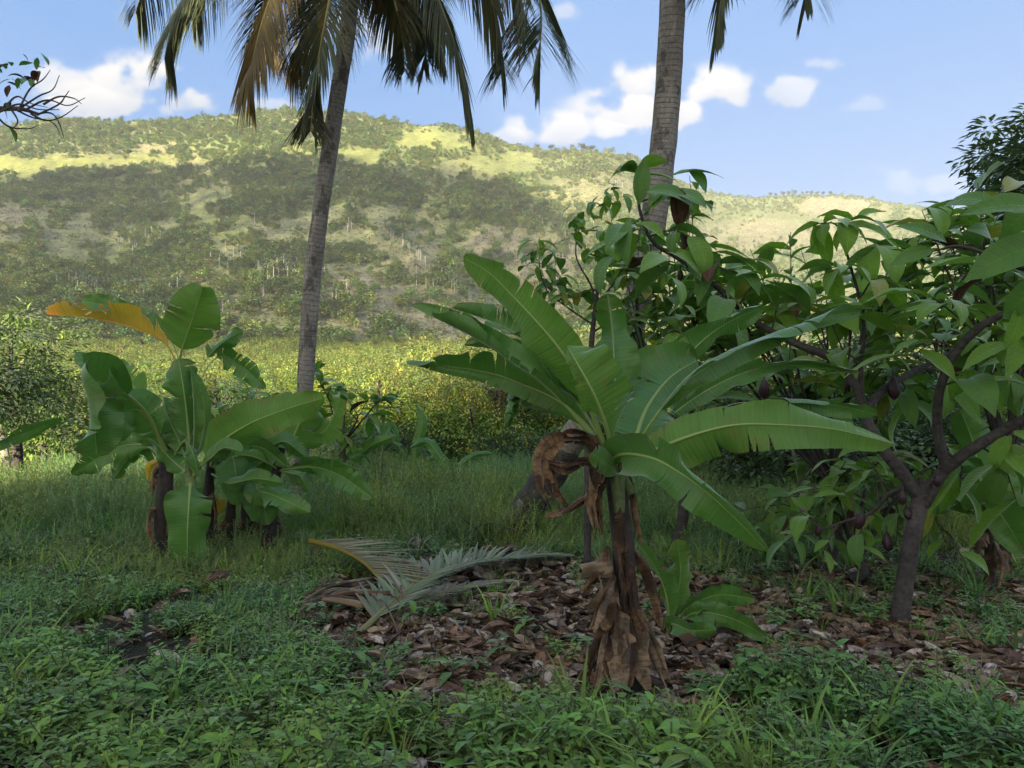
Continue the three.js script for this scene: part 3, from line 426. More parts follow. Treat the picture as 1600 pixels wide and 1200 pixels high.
clump('banana plant with a pale green stem and a tall upright leaf, frontmost of its clump', 298, 7.2, [[300, 897], [299, 830], [298, 770], [297, 720], [298, 680]], 0.06, M.stemGreen, [
  ['banana', [[298, 720], [293, 660, -0.05], [287, 610, -0.1], [279, 560, -0.1]], 40, { roll: 0.1, fold: 0.2, t0: 0.2, tip: 9 }],
  ['bananaBright', [[297, 700, 0.1], [288, 600, 0.15], [281, 564, 0.1], [290, 530, 0], [302, 495, -0.1], [317, 448, -0.25]], 46, { roll: 0.05, fold: 0.12, curl: 0.15, t0: 0.5, tip: 5, tears: 2, gap: 0.15, flap: 0.15, label: 'tall upright leaf with a notched edge' }],
  ['bananaBright', [[299, 740], [303, 680, -0.1], [302, 620, -0.1], [297, 572, -0.05]], 17, { roll: 0.5, fold: 0.7, t0: 0.2 }],
  ['bananaBright', [[300, 730], [316, 680, 0.15], [318, 630, 0.2], [300, 575, 0.2]], 34, { roll: 0.2, fold: 0.1, t0: 0.15, wl: 0.4, wr: 1.3, tip: 6 }],
  ['bananaBright', [[302, 745], [335, 700, -0.15], [385, 665, -0.25], [440, 642, -0.3], [508, 621, -0.25]], 36, { roll: 0.15, fold: 0.1, curl: 0.1, t0: 0.15, tip: 6, tears: 2, gap: 0.2, flap: 0.12, label: 'broad leaf reaching right in front of the palm trunk' }],
  ['banana', [[298, 752], [296, 775, -0.15], [293, 830, -0.2], [293, 910, -0.12]], 36, { roll: 0, fold: 0.08, curl: 0.05, t0: 0.12, tip: 5, label: 'leaf hanging straight down the stem' }],
  ['banana', [[298, 700], [312, 580, 0.3], [340, 542, 0.35], [378, 516, 0.4]], 18, { roll: 0.2, t0: 0.5, tip: 7 }],
  ['banana', [[298, 700], [318, 585, 0.4], [345, 556, 0.5], [380, 574, 0.55], [416, 607, 0.55]], 20, { roll: -0.4, fold: -0.3, t0: 0.45, tears: 6 }],
  ['banana', [[300, 740], [280, 690, 0.2], [262, 650, 0.25], [255, 620, 0.3]], 24, { roll: 0.3, t0: 0.2 }],
  ['banana', [[300, 740], [330, 715, -0.2], [350, 700, -0.3], [378, 705, -0.35]], 20, { roll: -0.1, t0: 0.2 }],
  ['banana', [[300, 745], [270, 720, 0.2], [240, 690, 0.2], [205, 672, 0.3]], 22, { roll: 0.3, t0: 0.15 }],
]);
clump('banana plant with a rough dark stem just right of the hanging leaf', 330, 8.0, [[330, 868], [328, 820], [326, 770], [330, 720]], 0.075, M.stem, [
  ['banana', [[330, 730], [345, 700, -0.3], [362, 710, -0.4], [372, 790, -0.4]], 36, { roll: 0.1, fold: -0.2 }], ['banana', [[330, 740], [360, 755, -0.6], [400, 748, -0.8], [440, 754, -0.9]], 18, { roll: -0.2 }],
  ['banana', [[330, 730], [345, 690, 0.3], [375, 672, 0.3], [400, 690, 0.3]], 30, { roll: 0.1 }], ['banana', [[330, 730], [350, 690, 0], [378, 668, 0], [425, 688, 0]], 20, { roll: -0.1, tears: 3 }], ['bananaYellow', [[336, 775], [344, 790, 0], [340, 805, 0]], 10, { N: 12, t0: 0.05 }]], [['dry', [[330, 760], [336, 790, -0.1], [334, 830, -0.1]], 9]]);
clump('thin leaning banana plant between the two dark stems of its clump', 352, 8.0, [[350, 872], [357, 830], [362, 790], [360, 740]], 0.062, M.stem, [
  ['banana', [[360, 760], [375, 735, -0.2], [392, 760, -0.3], [398, 815, -0.3]], 28, { roll: 0.1, fold: -0.2 }], ['banana', [[360, 760], [340, 730, 0.2], [325, 740, 0.2], [318, 790, 0.2]], 22, { roll: 0.1 }], ['banana', [[360, 750], [385, 700, -0.1], [410, 700, -0.2], [448, 728, -0.2]], 18, { roll: -0.3, fold: -0.2, tears: 3 }]], [['dryDark', [[358, 800], [350, 830, -0.1], [352, 860, -0.1]], 10]]);
clump('short banana plant half hidden at the back of its clump', 386, 8.5, [[386, 858], [385, 820], [384, 780], [386, 745]], 0.065, M.stem, [
  ['banana', [[386, 770], [400, 730, 0], [420, 720, 0], [440, 760, 0]], 30, { roll: 0.2 }], ['bananaBright', [[386, 760], [410, 700, 0.3], [440, 680, 0.4], [470, 700, 0.4]], 26, { roll: -0.2, tears: 3 }], ['banana', [[386, 770], [395, 770, -0.6], [410, 790, -0.7], [420, 820, -0.7]], 26, { roll: 0.1, fold: -0.2 }]], [['dry', [[390, 790], [398, 815, 0], [402, 840, 0]], 10], ['dryDark', [[384, 800], [376, 830, -0.1], [378, 855, -0.1]], 9]]);
clump('banana plant with a straight dark stem, rightmost of its clump', 420, 7.9, [[419, 878], [421, 830], [425, 780], [432, 735], [440, 700]], 0.075, M.stem, [
  ['banana', [[428, 745], [400, 762, -0.3], [430, 775, -0.6], [485, 800, -0.7]], 24, { roll: -0.1, fold: -0.1, t0: 0.25, tears: 1 }],
  ['bananaBright', [[440, 725], [452, 700, 0.1], [464, 670, 0.1], [478, 640, 0.1], [492, 612, 0.15]], 48, { roll: 0.1, fold: 0.1, t0: 0.12, tip: 6 }],
  ['bananaBright', [[440, 728], [432, 690, 0.2], [418, 655, 0.2], [395, 628, 0.25]], 26, { roll: 0.2, t0: 0.2 }],
  ['banana', [[440, 728], [455, 690, 0.4], [458, 650, 0.45], [445, 612, 0.5]], 24, { roll: 0.3, t0: 0.25 }],
  ['bananaBright', [[438, 735], [400, 715, -0.2], [372, 712, -0.3], [345, 730, -0.3]], 22, { roll: 0.1, t0: 0.2 }],
  ['bananaBright', [[445, 725], [480, 690, 0.3], [510, 670, 0.3], [533, 622, 0.3]], 22, { roll: 0.3, t0: 0.45, tip: 7 }],
  ['banana', [[440, 730], [470, 728, 0.1], [510, 726, 0.1], [562, 742, 0.1]], 16, { roll: -0.3, fold: -0.2 }],
  ['banana', [[440, 735], [490, 730, -0.1], [530, 742, -0.2], [582, 778, -0.25]], 22, { roll: -0.15, fold: -0.2, tears: 9, t0: 0.3 }],
  ['banana', [[436, 730], [425, 700, -0.1], [445, 690, -0.2], [475, 712, -0.2]], 22, { roll: 0 }], ['banana', [[436, 735], [455, 740, -0.2], [470, 745, -0.3], [482, 768, -0.3]], 18, { roll: 0.1 }],
  ['banana', [[436, 735], [410, 700, 0.1], [385, 690, 0.2], [345, 686, 0.2]], 24, { roll: 0.2, tears: 2 }]], [['dry', [[432, 800], [438, 820, 0], [437, 845, 0]], 8], ['dryDark', [[424, 800], [416, 840, -0.1], [412, 876, -0.1]], 9]]);
// more banana plants: beyond the palm, at the left edge, at the right edge, and low ones in the meadow
setSeed(131);
function farBanana(label, px, D, base, h, leaves, dry) {
  const b = plant('banana_plant', label, 'banana plant', px, D);
  pseudo(b, [[px, gy(D), D], [px + 1, gy(D) - h * 0.6, D], [px + 2, gy(D) - h, D]], [[0, base], [1, base * 0.6]], M.stem);
  for (const [m, sp, hw, o] of leaves) bananaLeaf(b, M[m], at(sp, D), hw, { t0: 0.2, ...o });
  for (const [m, sp, hw] of dry || []) dryLeaf(b, M[m], at(sp, D), hw, { N: 16 });
}
farBanana('banana plant with a dry brown leaf standing beyond the coconut palm', 590, 12, 0.1, 60, [
  ['banana', [[592, 750], [565, 720], [575, 700, -0.2], [620, 680, -0.4]], 12, { roll: -0.3, tears: 3 }], ['banana', [[590, 750], [575, 715], [560, 712, -0.2], [548, 716, -0.3]], 10, {}], ['banana', [[592, 745], [600, 690], [610, 670, 0.2], [622, 690, 0.3]], 14, {}], ['banana', [[592, 750], [610, 745], [625, 750, -0.2], [640, 775, -0.3]], 10, { tears: 2 }], ['banana', [[590, 750], [570, 735, 0.3], [545, 740, 0.3], [525, 760, 0.3]], 11, {}]], [['dryPale', [[594, 715], [598, 740], [597, 778]], 8]]);
farBanana('banana plant past the left edge with one leaf reaching into view', -70, 7.6, 0.09, 190, [
  ['banana', [[-65, 730], [-20, 700], [30, 680, 0.1], [98, 654, 0.2]], 14, { roll: -0.5, fold: -0.2 }], ['banana', [[-68, 730], [-100, 640], [-120, 580, 0.1], [-150, 540, 0.2]], 24, {}], ['banana', [[-68, 730], [-60, 660, -0.3], [-50, 640, -0.5], [-45, 720, -0.7]], 24, {}]]);
farBanana('banana plant at the right edge behind the forked cacao trunk', 1545, 6.4, 0.05, 110, [
  ['banana', [[1548, 830], [1535, 790, -0.1], [1560, 800, -0.4], [1605, 870, -0.5]], 34, { roll: -0.2, fold: -0.1, curl: -0.2 }], ['banana', [[1546, 830], [1530, 740], [1520, 690, 0.1], [1500, 640, 0.1]], 34, { roll: 0.3 }], ['bananaBright', [[1548, 830], [1565, 760], [1590, 720, 0.2], [1630, 690, 0.2]], 30, { roll: 0.2 }], ['banana', [[1546, 830], [1510, 790], [1480, 780, -0.1], [1450, 800, -0.1]], 22, { roll: -0.2 }], ['banana', [[1548, 830], [1570, 800, -0.2], [1610, 790, -0.3], [1650, 810, -0.3]], 24, { roll: -0.3 }]],
  [['dry', [[1545, 830], [1530, 850, -0.1], [1520, 880, -0.1]], 14], ['dry', [[1550, 840], [1565, 880, -0.2], [1560, 920, -0.3]], 16], ['dryDark', [[1546, 850], [1545, 890, -0.1], [1540, 930, -0.1]], 14]]);
farBanana('low banana plant with spreading leaves in the meadow beside a bare stub', 705, 13, 0.06, 20, [
  ['banana', [[705, 765], [670, 745], [650, 748, -0.2], [632, 762, -0.2]], 9, { roll: -0.4 }], ['bananaBright', [[705, 765], [735, 735], [750, 738, 0.2], [765, 745, 0.2]], 9, {}], ['banana', [[705, 765], [690, 720], [665, 690, 0.2], [640, 700, 0.2]], 10, {}], ['banana', [[705, 765], [740, 755], [775, 756, -0.2], [800, 768, -0.2]], 8, { roll: -0.4 }], ['banana', [[705, 765], [715, 735], [740, 712, 0.2], [770, 708, 0.2]], 8, {}]]);
farBanana('low leafy banana plant in the meadow right of the palm clump', 645, 15, 0.06, 18, [
  ['banana', [[645, 755], [650, 700], [660, 660], [650, 630, 0.1]], 9, {}], ['banana', [[645, 755], [625, 700], [610, 690], [590, 700]], 9, {}], ['bananaBright', [[645, 755], [665, 720], [690, 715], [705, 735]], 9, {}], ['banana', [[645, 755], [630, 735], [612, 740], [600, 755]], 8, {}]]);

// ---------------------------------------------------------------- coconut palms
function frond(palm, pts, o = {}) {                       // pts: world points along the rachis; leaflets hang from both sides
  const { n = 190, len = 1.25, w = 0.03, cols = [[0.10, 0.13, 0.04], [0.08, 0.10, 0.035]], hang = 0.5, fwd = 0.5, name = 'frond', t0 = 0.1, thick = 0.024, sideTilt = 0, one = 0, rachisMat = M.rachis } = o;
  const cv = spline(pts), f = new THREE.Group(); f.name = name; palm.add(f);
  mesh('rachis', off(palm, tubeGeo(pts, [[0, thick * 1.6], [0.3, thick], [1, 0.004]], { seg: 24, sides: 6 })), rachisMat, f);
  const mb = new MB();
  for (let k = 0; k < n; k++) for (const sg of one ? [one] : [-1, 1]) {
    const t = t0 + (1 - t0) * (k + rr(-0.3, 0.3)) / n; if (t > 1 || t < 0) continue; if (rnd() < 0.05) continue;
    const p = cv.getPoint(t), T = cv.getTangent(t), S = V().crossVectors(T, V(0, 1, 0)); if (S.lengthSq() < 0.01) S.set(1, 0, 0); S.normalize().multiplyScalar(sg);
    const l = len * (0.35 + 0.65 * Math.sin(Math.PI * clamp(0.12 + 0.85 * t))) * rr(0.85, 1.1) * (t > 0.92 ? 0.8 : 1), c = jit(pick(cols), 0.3), G = V(0, -1, 0);
    let d = S.clone().multiplyScalar(rr(0.8, 1.1)).addScaledVector(T, fwd * rr(0.7, 1.3) + 0.5 * t).addScaledVector(V(0, 1, 0), sideTilt).normalize(), q = p.clone(), prev = null; const side = V().crossVectors(d, V(0, 1, 0)).normalize(); if (!isFinite(side.x) || side.lengthSq() < 0.1) side.copy(T);
    const wv = side.clone().multiplyScalar(0.6).addScaledVector(T, 0.6).normalize(), hg = hang * rr(0.6, 1.3);
    for (let i = 0; i <= 4; i++) { const u = i / 4, ww = w * (u < 0.15 ? 0.5 : 1) * (1 - u * u * 0.97) * 0.5; const a = mb.v(q.clone().addScaledVector(wv, ww), c), b = mb.v(q.clone().addScaledVector(wv, -ww), c); if (prev) mb.q(prev[0], prev[1], b, a); prev = [a, b]; d.addScaledVector(G, hg * 0.45).normalize(); q = q.clone().addScaledVector(d, l / 4); }
  }
  const lf = mesh('leaflets', off(palm, mb.geo()), M.palmLeaf, f); lf.userData.kind = 'stuff';
  return f;
}
const pp = (list, d) => list.map(([x, y, k = 0]) => P(x, y, d + k));
const GREEN = [[0.10, 0.14, 0.045], [0.08, 0.11, 0.035], [0.12, 0.13, 0.05]], OLD = [[0.17, 0.12, 0.045], [0.12, 0.095, 0.035], [0.19, 0.13, 0.035]], GREY = [[0.09, 0.11, 0.045], [0.07, 0.09, 0.035], [0.06, 0.075, 0.03]];
setSeed(141);
{
  const D = 10.7, b = plant('coconut_palm', 'coconut palm with a slender leaning trunk and drooping old fronds on the left', 'palm', 470, D);
  part('trunk', tubeGeo([[466, gy(D)], [470, 720], [477, 600], [488, 440], [505, 300], [528, 150], [546, 20], [552, -60]].map(([x, y], i) => P(x, y, D - i * 0.05)), [[0, 0.16], [0.12, 0.118], [0.5, 0.112], [0.85, 0.108], [1, 0.11]], { seg: 90, sides: 14, bump: 0.05, freq: 40, ring: 0.012, rings: 60 }), M.palm, b);
  const C = [552, -62], F = (l, o) => frond(b, pp([C, ...l], D - 0.35), o);
  F([[480, -130, -0.3], [390, -110, -0.6], [310, -30, -0.9], [270, 40, -1.0], [257, 92, -1.0]], { cols: GREY });
  F([[500, -110, -0.2], [450, -60, -0.5], [415, 20, -0.7], [396, 90, -0.8], [386, 140, -0.8]], { cols: OLD, hang: 0.7 });
  F([[530, -70, -0.3], [515, 0, -0.6], [500, 80, -0.7], [490, 150, -0.7], [485, 205, -0.7]], { cols: [...GREY, OLD[0]], len: 1.0 });
  F([[535, -60, 0.3], [505, 0, 0.7], [470, 60, 0.9], [455, 110, 0.9]], { cols: OLD, hang: 0.8 });
  F([[600, -110, -0.2], [660, -50, -0.4], [700, 40, -0.5], [722, 110, -0.5], [737, 185, -0.5]], { cols: GREY, hang: 0.6 });
  F([[640, -150, 0.2], [720, -100, 0.4], [765, -10, 0.5], [780, 60, 0.5], [786, 115, 0.5]], { cols: [...GREY, OLD[1]], hang: 0.6 });
  F([[660, -160, -0.4], [770, -130, -0.8], [830, -50, -1.0], [846, 30, -1.1], [838, 115, -1.1]], { cols: GREEN });
  F([[580, -70, 0.4], [612, -10, 0.8], [628, 50, 0.9], [632, 112, 0.9]], { cols: [...GREY, OLD[2]], hang: 0.7, len: 0.95 });
  F([[610, -90, 0.6], [655, -40, 1.2], [680, 30, 1.4], [690, 100, 1.4]], { cols: GREY, hang: 0.7, len: 0.95 });
  F([[490, -90, 0.4], [440, -40, 0.9], [415, 30, 1.2], [420, 90, 1.3]], { cols: OLD, hang: 0.8 });
  F([[600, -60, 0.7], [650, 0, 1.3], [665, 60, 1.5], [662, 110, 1.5]], { cols: GREY, hang: 0.7, len: 0.9 });
  F([[630, -140, 0.7], [710, -120, 1.2], [800, -40, 1.6], [815, 30, 1.6], [812, 80, 1.6]], { cols: [...GREY, OLD[1]] });
  F([[520, -100, 0.8], [440, -130, 1.4], [350, -80, 1.8], [310, -10, 1.9], [300, 30, 1.9]], { cols: GREY });
  F([[470, -190, 0.5], [360, -190, 1.0], [260, -100, 1.4], [225, -20, 1.5], [212, 20, 1.5]], { cols: GREY });
  for (const [x, y, k] of [[520, -330, 0.6], [650, -330, -0.4], [420, -300, -0.5], [740, -270, 0.8], [560, -300, 1.8], [560, -280, -1.8]]) F([[lerp(552, x, 0.35), lerp(-62, y, 0.6), k * 0.3], [lerp(552, x, 0.8), y, k], [x * 1.5 - 276, y + 60, k * 1.7]], { cols: GREEN, n: 60 });
}
setSeed(151);
{
  const D = 8.4, b = plant('coconut_palm', 'coconut palm whose trunk leans from its foot and rises behind the cacao leaves', 'palm', 800, 9.4);
  part('trunk', tubeGeo([P(790, gy(9.4) + 6, 9.4), P(818, 808, 9.3), P(862, 735, 9.1), P(925, 640, 8.8), P(975, 545, 8.6), P(1003, 440, 8.5), P(1025, 320, 8.4), P(1040, 190, 8.4), P(1049, 50, 8.3), P(1056, -150, 8.3)], [[0, 0.24], [0.1, 0.2], [0.25, 0.165], [0.5, 0.15], [1, 0.135]], { seg: 110, sides: 16, bump: 0.05, freq: 40, ring: 0.012, rings: 70 }), M.palm, b);
  part('trunk_base', tubeGeo([P(786, gy(9.4) + 10, 9.4), P(818, 808, 9.29), P(862, 735, 9.09), P(888, 697, 8.97)], [[0, 0.26], [0.15, 0.21], [0.6, 0.182], [0.95, 0.172], [1, 0.15]], { seg: 40, sides: 18, bump: 0.14, freq: 26 }), M.barkMoss, b).userData.label = 'dark rough foot of the trunk';
  const C = [1056, -160], F = (l, o) => frond(b, pp([C, ...l], D - 0.1), { cols: GREY, ...o });
  F([[1095, -230, -0.2], [1130, -170, -0.3], [1136, -70, -0.4], [1126, 10, -0.4], [1119, 62, -0.4]], { len: 0.8 });
  F([[1140, -290, 0.2], [1220, -240, 0.4], [1255, -120, 0.5], [1262, -30, 0.5], [1258, 10, 0.5]], { len: 0.8 });
  for (const [x, y, k] of [[900, -330, 0.5], [1000, -420, -0.6], [1200, -400, 0.7], [940, -280, -1.2], [1060, -380, 1.8], [1070, -370, -1.6]]) F([[lerp(1056, x, 0.4), lerp(-160, y, 0.6), k * 0.3], [lerp(1056, x, 0.8), y, k], [x * 1.5 - 528, y + 40, k * 1.7]], { cols: GREEN, n: 50 });
}

// ---------------------------------------------------------------- cacao: forked tree on the right, each leaf and pod a part
function leafShape(s, { w = 0.36, droop = 0.5, fold = 0.25, wave = 0.05, N = 9, holes = 0 } = {}) {   // one unit long along +z from its stalk, drip tip
  setSeed(s); const mb = new MB(), rows = []; let p = V(0, 0, 0), a = 0.12; const sd = rnd() * 50;
  for (let i = 0; i <= N; i++) {
    const t = i / N, wd = t < 0.06 ? 0.012 : w * 0.5 * Math.pow(Math.sin(Math.PI * Math.pow(clamp((t - 0.05) / 0.93), 0.82)), 0.72) * (t > 0.88 ? 0.75 : 1) + 0.004, r = [];
    for (const q of [-1, -0.5, 0, 0.5, 1]) { const y = Math.abs(q) * wd * fold + wave * (noise(t * 5 + q, sd) - 0.5) * Math.abs(q); r.push(mb.v(V(q * wd, p.y + y, p.z), null, q * 0.5 + 0.5, t)); }
    rows.push(r); a -= droop * 1.5 / N; p = V(0, p.y + Math.sin(a) / N, p.z + Math.cos(a) / N);
  }
  for (let i = 0; i < N; i++) for (let j = 0; j < 4; j++) mb.q(rows[i][j], rows[i][j + 1], rows[i + 1][j + 1], rows[i + 1][j]);
  return mb.geo();
}
const cacaoLeaf = [leafShape(1, { droop: 0.5 }), leafShape(2, { droop: 0.9, w: 0.4 }), leafShape(3, { droop: 0.25, fold: 0.5 }), leafShape(4, { droop: 0.7, w: 0.32, wave: 0.12 }), leafShape(5, { droop: 1.2, fold: 0.15, w: 0.42 })];
const avoLeaf = [leafShape(6, { w: 0.42, droop: 0.6, N: 6 }), leafShape(7, { w: 0.36, droop: 1.0, N: 6 }), leafShape(8, { w: 0.45, droop: 0.3, N: 6 })];
const qa = new THREE.Quaternion(), mx = new THREE.Matrix4();
function putLeaf(tree, geo, mat, p, dir, len, up = V(0, 1, 0), label) {
  const z = dir.clone().normalize(), x = V().crossVectors(up, z); if (x.lengthSq() < 1e-4) x.set(1, 0, 0); x.normalize(); const y = V().crossVectors(z, x);
  const m = mesh('leaf', geo, mat, tree); m.position.copy(p).sub(tree.position); m.quaternion.copy(qa.setFromRotationMatrix(mx.makeBasis(x, y, z))); m.scale.set(len, len, len); if (label) m.userData.label = label; return m;
}
const cmats = [['cacao', 0.36], ['cacaoBright', 0.55], ['cacaoYellow', 0.06], ['cacaoBrown', 0.02]];
const cmat = () => { let r = rnd(); for (const [m, k] of cmats) { if (r < k) return M[m]; r -= k; } return M.cacao; };
function spray(tree, from, to, n, len, leafSet = cacaoLeaf, matf = cmat, twig = 0.006) {   // a thin twig with leaves along its outer half, hanging as cacao leaves do
  const mid = V().lerpVectors(from, to, 0.5).add(V(rr(-0.06, 0.06), rr(0, 0.1), rr(-0.06, 0.06))), cv = spline([from, mid, to]);
  part('twig', tubeGeo([from, mid, to], [[0, twig * 1.5], [1, twig * 0.5]], { seg: 6, sides: 5 }), M.twig, tree);
  for (let k = 0; k < n; k++) {
    const t = lerp(0.35, 1, (k + 0.5) / n), p = cv.getPoint(t), T = cv.getTangent(t), a = k * 2.4 + rr(-0.5, 0.5), s = V(Math.cos(a), rr(-0.5, 0.35), Math.sin(a));
    putLeaf(tree, pick(leafSet), matf(), p, s.addScaledVector(T, 0.5), len * rr(0.65, 1.2), V(rr(-0.5, 0.5), 1, rr(-0.5, 0.5)).normalize());
  }
}
function podGeo() { const pts = []; for (let i = 0; i <= 14; i++) { const t = i / 14; pts.push(new THREE.Vector2(Math.max(0.001, 0.045 * Math.pow(Math.sin(Math.PI * Math.pow(t, 0.85)), 0.7)), 0.19 * t)); } const g = new THREE.LatheGeometry(pts, 30), q = g.attributes.position; for (let i = 0; i < q.count; i++) { const a = Math.atan2(q.getZ(i), q.getX(i)), k = 1 + 0.09 * Math.cos(a * 10) + 0.05 * noise(q.getX(i) * 60, q.getY(i) * 60, q.getZ(i) * 60); q.setX(i, q.getX(i) * k); q.setZ(i, q.getZ(i) * k); } g.translate(0, -0.19, 0); g.computeVertexNormals(); return g; }
const PODG = podGeo();
const pod = (tree, p, s = 1, tilt = 0) => { const m = mesh('pod', PODG, M.pod, tree); m.position.copy(p).sub(tree.position); m.scale.set(s, s, s); m.rotation.set(tilt, rnd() * 6, tilt * 0.5); part('pod_stalk', tubeGeo([p.clone().add(V(0, 0.05 * s, 0)), p.clone().add(V(0, 0.02, 0)), p], [[0, 0.005], [1, 0.006]], { seg: 3, sides: 5 }), M.twig, tree); };
setSeed(201);
{
  const D = 5.55, b = plant('cacao_tree', 'cacao tree with a dark forked trunk, dark pods and broad leaves on the right', 'tree', 1408, D);
  const limb = (name, pts, r) => part(name, tubeGeo(pts.map(([x, y, k = 0]) => P(x, y, D + k)), r, { seg: 40, sides: 10, bump: 0.1, freq: 22 }), M.bark, b);
  limb('trunk', [[1404, gy(D) + 6], [1410, 930], [1420, 870], [1430, 815], [1438, 775], [1450, 750]], [[0, 0.1], [0.1, 0.07], [0.5, 0.06], [1, 0.052]]);
  const left = [[1440, 785], [1412, 742], [1378, 700, 0.05], [1352, 650, 0.1], [1340, 610, 0.15], [1302, 562, 0.2], [1245, 537, 0.25], [1180, 503, 0.3], [1120, 448, 0.35], [1062, 405, 0.4], [1020, 378, 0.4], [1000, 330, 0.4], [995, 280, 0.4]];
  limb('limb', left, [[0, 0.046], [0.3, 0.036], [0.6, 0.024], [1, 0.008]]);
  const right = [[1440, 790], [1475, 735], [1530, 695, -0.1], [1600, 655, -0.25], [1690, 610, -0.4]]; limb('limb', right, [[0, 0.052], [0.5, 0.04], [1, 0.025]]);
  const up = [[1478, 735, -0.03], [1464, 660, -0.1], [1474, 590, -0.2], [1510, 530, -0.3], [1560, 494, -0.4], [1640, 465, -0.5], [1690, 400, -0.6]]; limb('limb', up, [[0, 0.036], [0.5, 0.029], [1, 0.012]]);
  const back = [[1352, 640, 0.1], [1385, 606, 0.3], [1440, 575, 0.5], [1500, 540, 0.7], [1560, 470, 0.9]]; limb('limb', back, [[0, 0.035], [1, 0.01]]);
  const low = [[1425, 760, 0.02], [1390, 772, 0.15], [1362, 800, 0.2], [1320, 815, 0.25], [1260, 835, 0.3]]; limb('limb', low, [[0, 0.022], [1, 0.007]]);
  const sidel = [[1345, 620, 0.12], [1345, 570, 0.2], [1350, 500, 0.3], [1330, 420, 0.4], [1310, 350, 0.5]]; limb('limb', sidel, [[0, 0.022], [1, 0.007]]);
  const limbs = { left, right, up, back, low, sidel }, near = (l, q) => spline(limbs[l].map(([x, y, k = 0]) => P(x, y, D + k))).getPoint(q);
  const S = (l, q, px, py, k, n, len = 0.42) => spray(b, near(l, q), P(px, py, D + k), n, len);
  // upper left end
  for (const a of [['left', 0.97, 1000, 262, 0.4, 5], ['left', 0.94, 1060, 300, 0.3, 5], ['left', 0.9, 960, 380, 0.3, 5], ['left', 0.85, 1090, 380, 0.2, 5], ['left', 0.82, 1040, 440, 0.1, 4], ['left', 0.78, 1130, 400, 0.3, 5], ['left', 0.72, 1160, 430, 0.2, 5], ['left', 0.66, 1130, 500, 0.1, 4], ['left', 0.62, 1200, 430, 0.1, 5], ['left', 0.55, 1210, 480, 0.4, 5], ['left', 0.5, 1260, 470, 0.1, 5],
    ['sidel', 0.98, 1270, 350, 0.3, 6], ['sidel', 0.95, 1340, 340, 0.3, 6], ['sidel', 0.8, 1380, 390, 0.2, 6], ['sidel', 0.75, 1290, 420, 0.1, 6], ['sidel', 0.6, 1390, 450, 0.1, 5], ['sidel', 0.5, 1300, 490, 0.1, 5], ['sidel', 0.35, 1400, 520, 0.1, 5], ['sidel', 0.2, 1290, 545, 0.3, 4],
    ['back', 0.98, 1530, 420, 0.5, 6], ['back', 0.85, 1480, 440, 0.4, 6], ['back', 0.8, 1560, 560, 0.5, 5], ['back', 0.6, 1450, 490, 0.2, 6], ['back', 0.5, 1490, 620, 0.4, 5], ['back', 0.35, 1420, 640, 0.4, 5],
    ['up', 0.95, 1620, 400, -0.6, 5], ['up', 0.8, 1540, 400, -0.4, 6], ['up', 0.7, 1580, 540, -0.5, 5], ['up', 0.55, 1450, 460, -0.3, 5], ['up', 0.45, 1420, 560, -0.2, 5], ['up', 0.3, 1540, 600, -0.2, 5],
    ['right', 0.9, 1640, 560, -0.3, 5], ['right', 0.7, 1560, 730, -0.2, 5], ['right', 0.5, 1590, 790, 0.1, 5], ['right', 0.4, 1500, 770, 0.2, 4],
    ['low', 0.98, 1220, 850, 0.3, 6, 0.27], ['low', 0.9, 1250, 800, 0.4, 6, 0.27], ['low', 0.8, 1280, 880, 0.3, 6, 0.27], ['low', 0.65, 1310, 760, 0.4, 6, 0.27], ['low', 0.55, 1340, 870, 0.2, 5, 0.27], ['low', 0.4, 1370, 740, 0.4, 6, 0.27], ['low', 0.25, 1400, 850, 0.3, 5, 0.27], ['low', 0.3, 1340, 700, 0.5, 5, 0.27], ['left', 0.1, 1480, 850, 0.3, 5, 0.27], ['left', 0.15, 1510, 880, 0.4, 4, 0.27]]) S(...a);
  // big leaves near the viewer in the upper right
  for (const [px, py, k, dx, dy, dz, len, m] of [[1640, 330, -1.6, -1, 0.25, 0.1, 0.62, 'cacao'], [1650, 380, -1.5, -1, -0.1, 0.2, 0.7, 'cacao'], [1640, 300, -1.4, -0.8, -0.5, 0.3, 0.5, 'cacao'], [1560, 330, -1.3, -0.6, 0.55, 0.1, 0.45, 'cacao'], [1480, 380, -1.2, -0.9, 0.5, 0.2, 0.42, 'cacao'], [1470, 370, -1.2, 0.1, 1, 0, 0.38, 'cacaoBright'], [1640, 430, -1.3, -0.8, -0.6, 0.2, 0.5, 'cacao'], [1510, 360, -1.2, 0.9, 0.1, 0.2, 0.4, 'cacao'], [1460, 390, -1.2, -1, -0.2, 0.1, 0.36, 'cacao'], [1600, 470, -1.2, -0.3, -1, 0.1, 0.42, 'cacaoBright']]) putLeaf(b, pick(cacaoLeaf), M[m], P(px, py, D + k), V(dx, dy, dz), len * 0.72, V(0.1, 0.5, 0.8));
  part('twig', tubeGeo([near('up', 0.95), P(1600, 420, D - 1.3), P(1500, 385, D - 1.2), P(1460, 392, D - 1.2)], [[0, 0.02], [1, 0.005]], { sides: 6 }), M.twig, b);
  part('twig', tubeGeo([P(1600, 420, D - 1.3), P(1650, 350, D - 1.5), P(1660, 310, D - 1.6)], [[0, 0.012], [1, 0.006]], { sides: 6 }), M.twig, b);
  putLeaf(b, cacaoLeaf[1], M.cacaoBrown, P(1055, 290, D + 0.2), V(0.25, -1, 0.1), 0.36, V(0, 0.2, 1), 'brown withered leaf hanging beside the palm trunk');
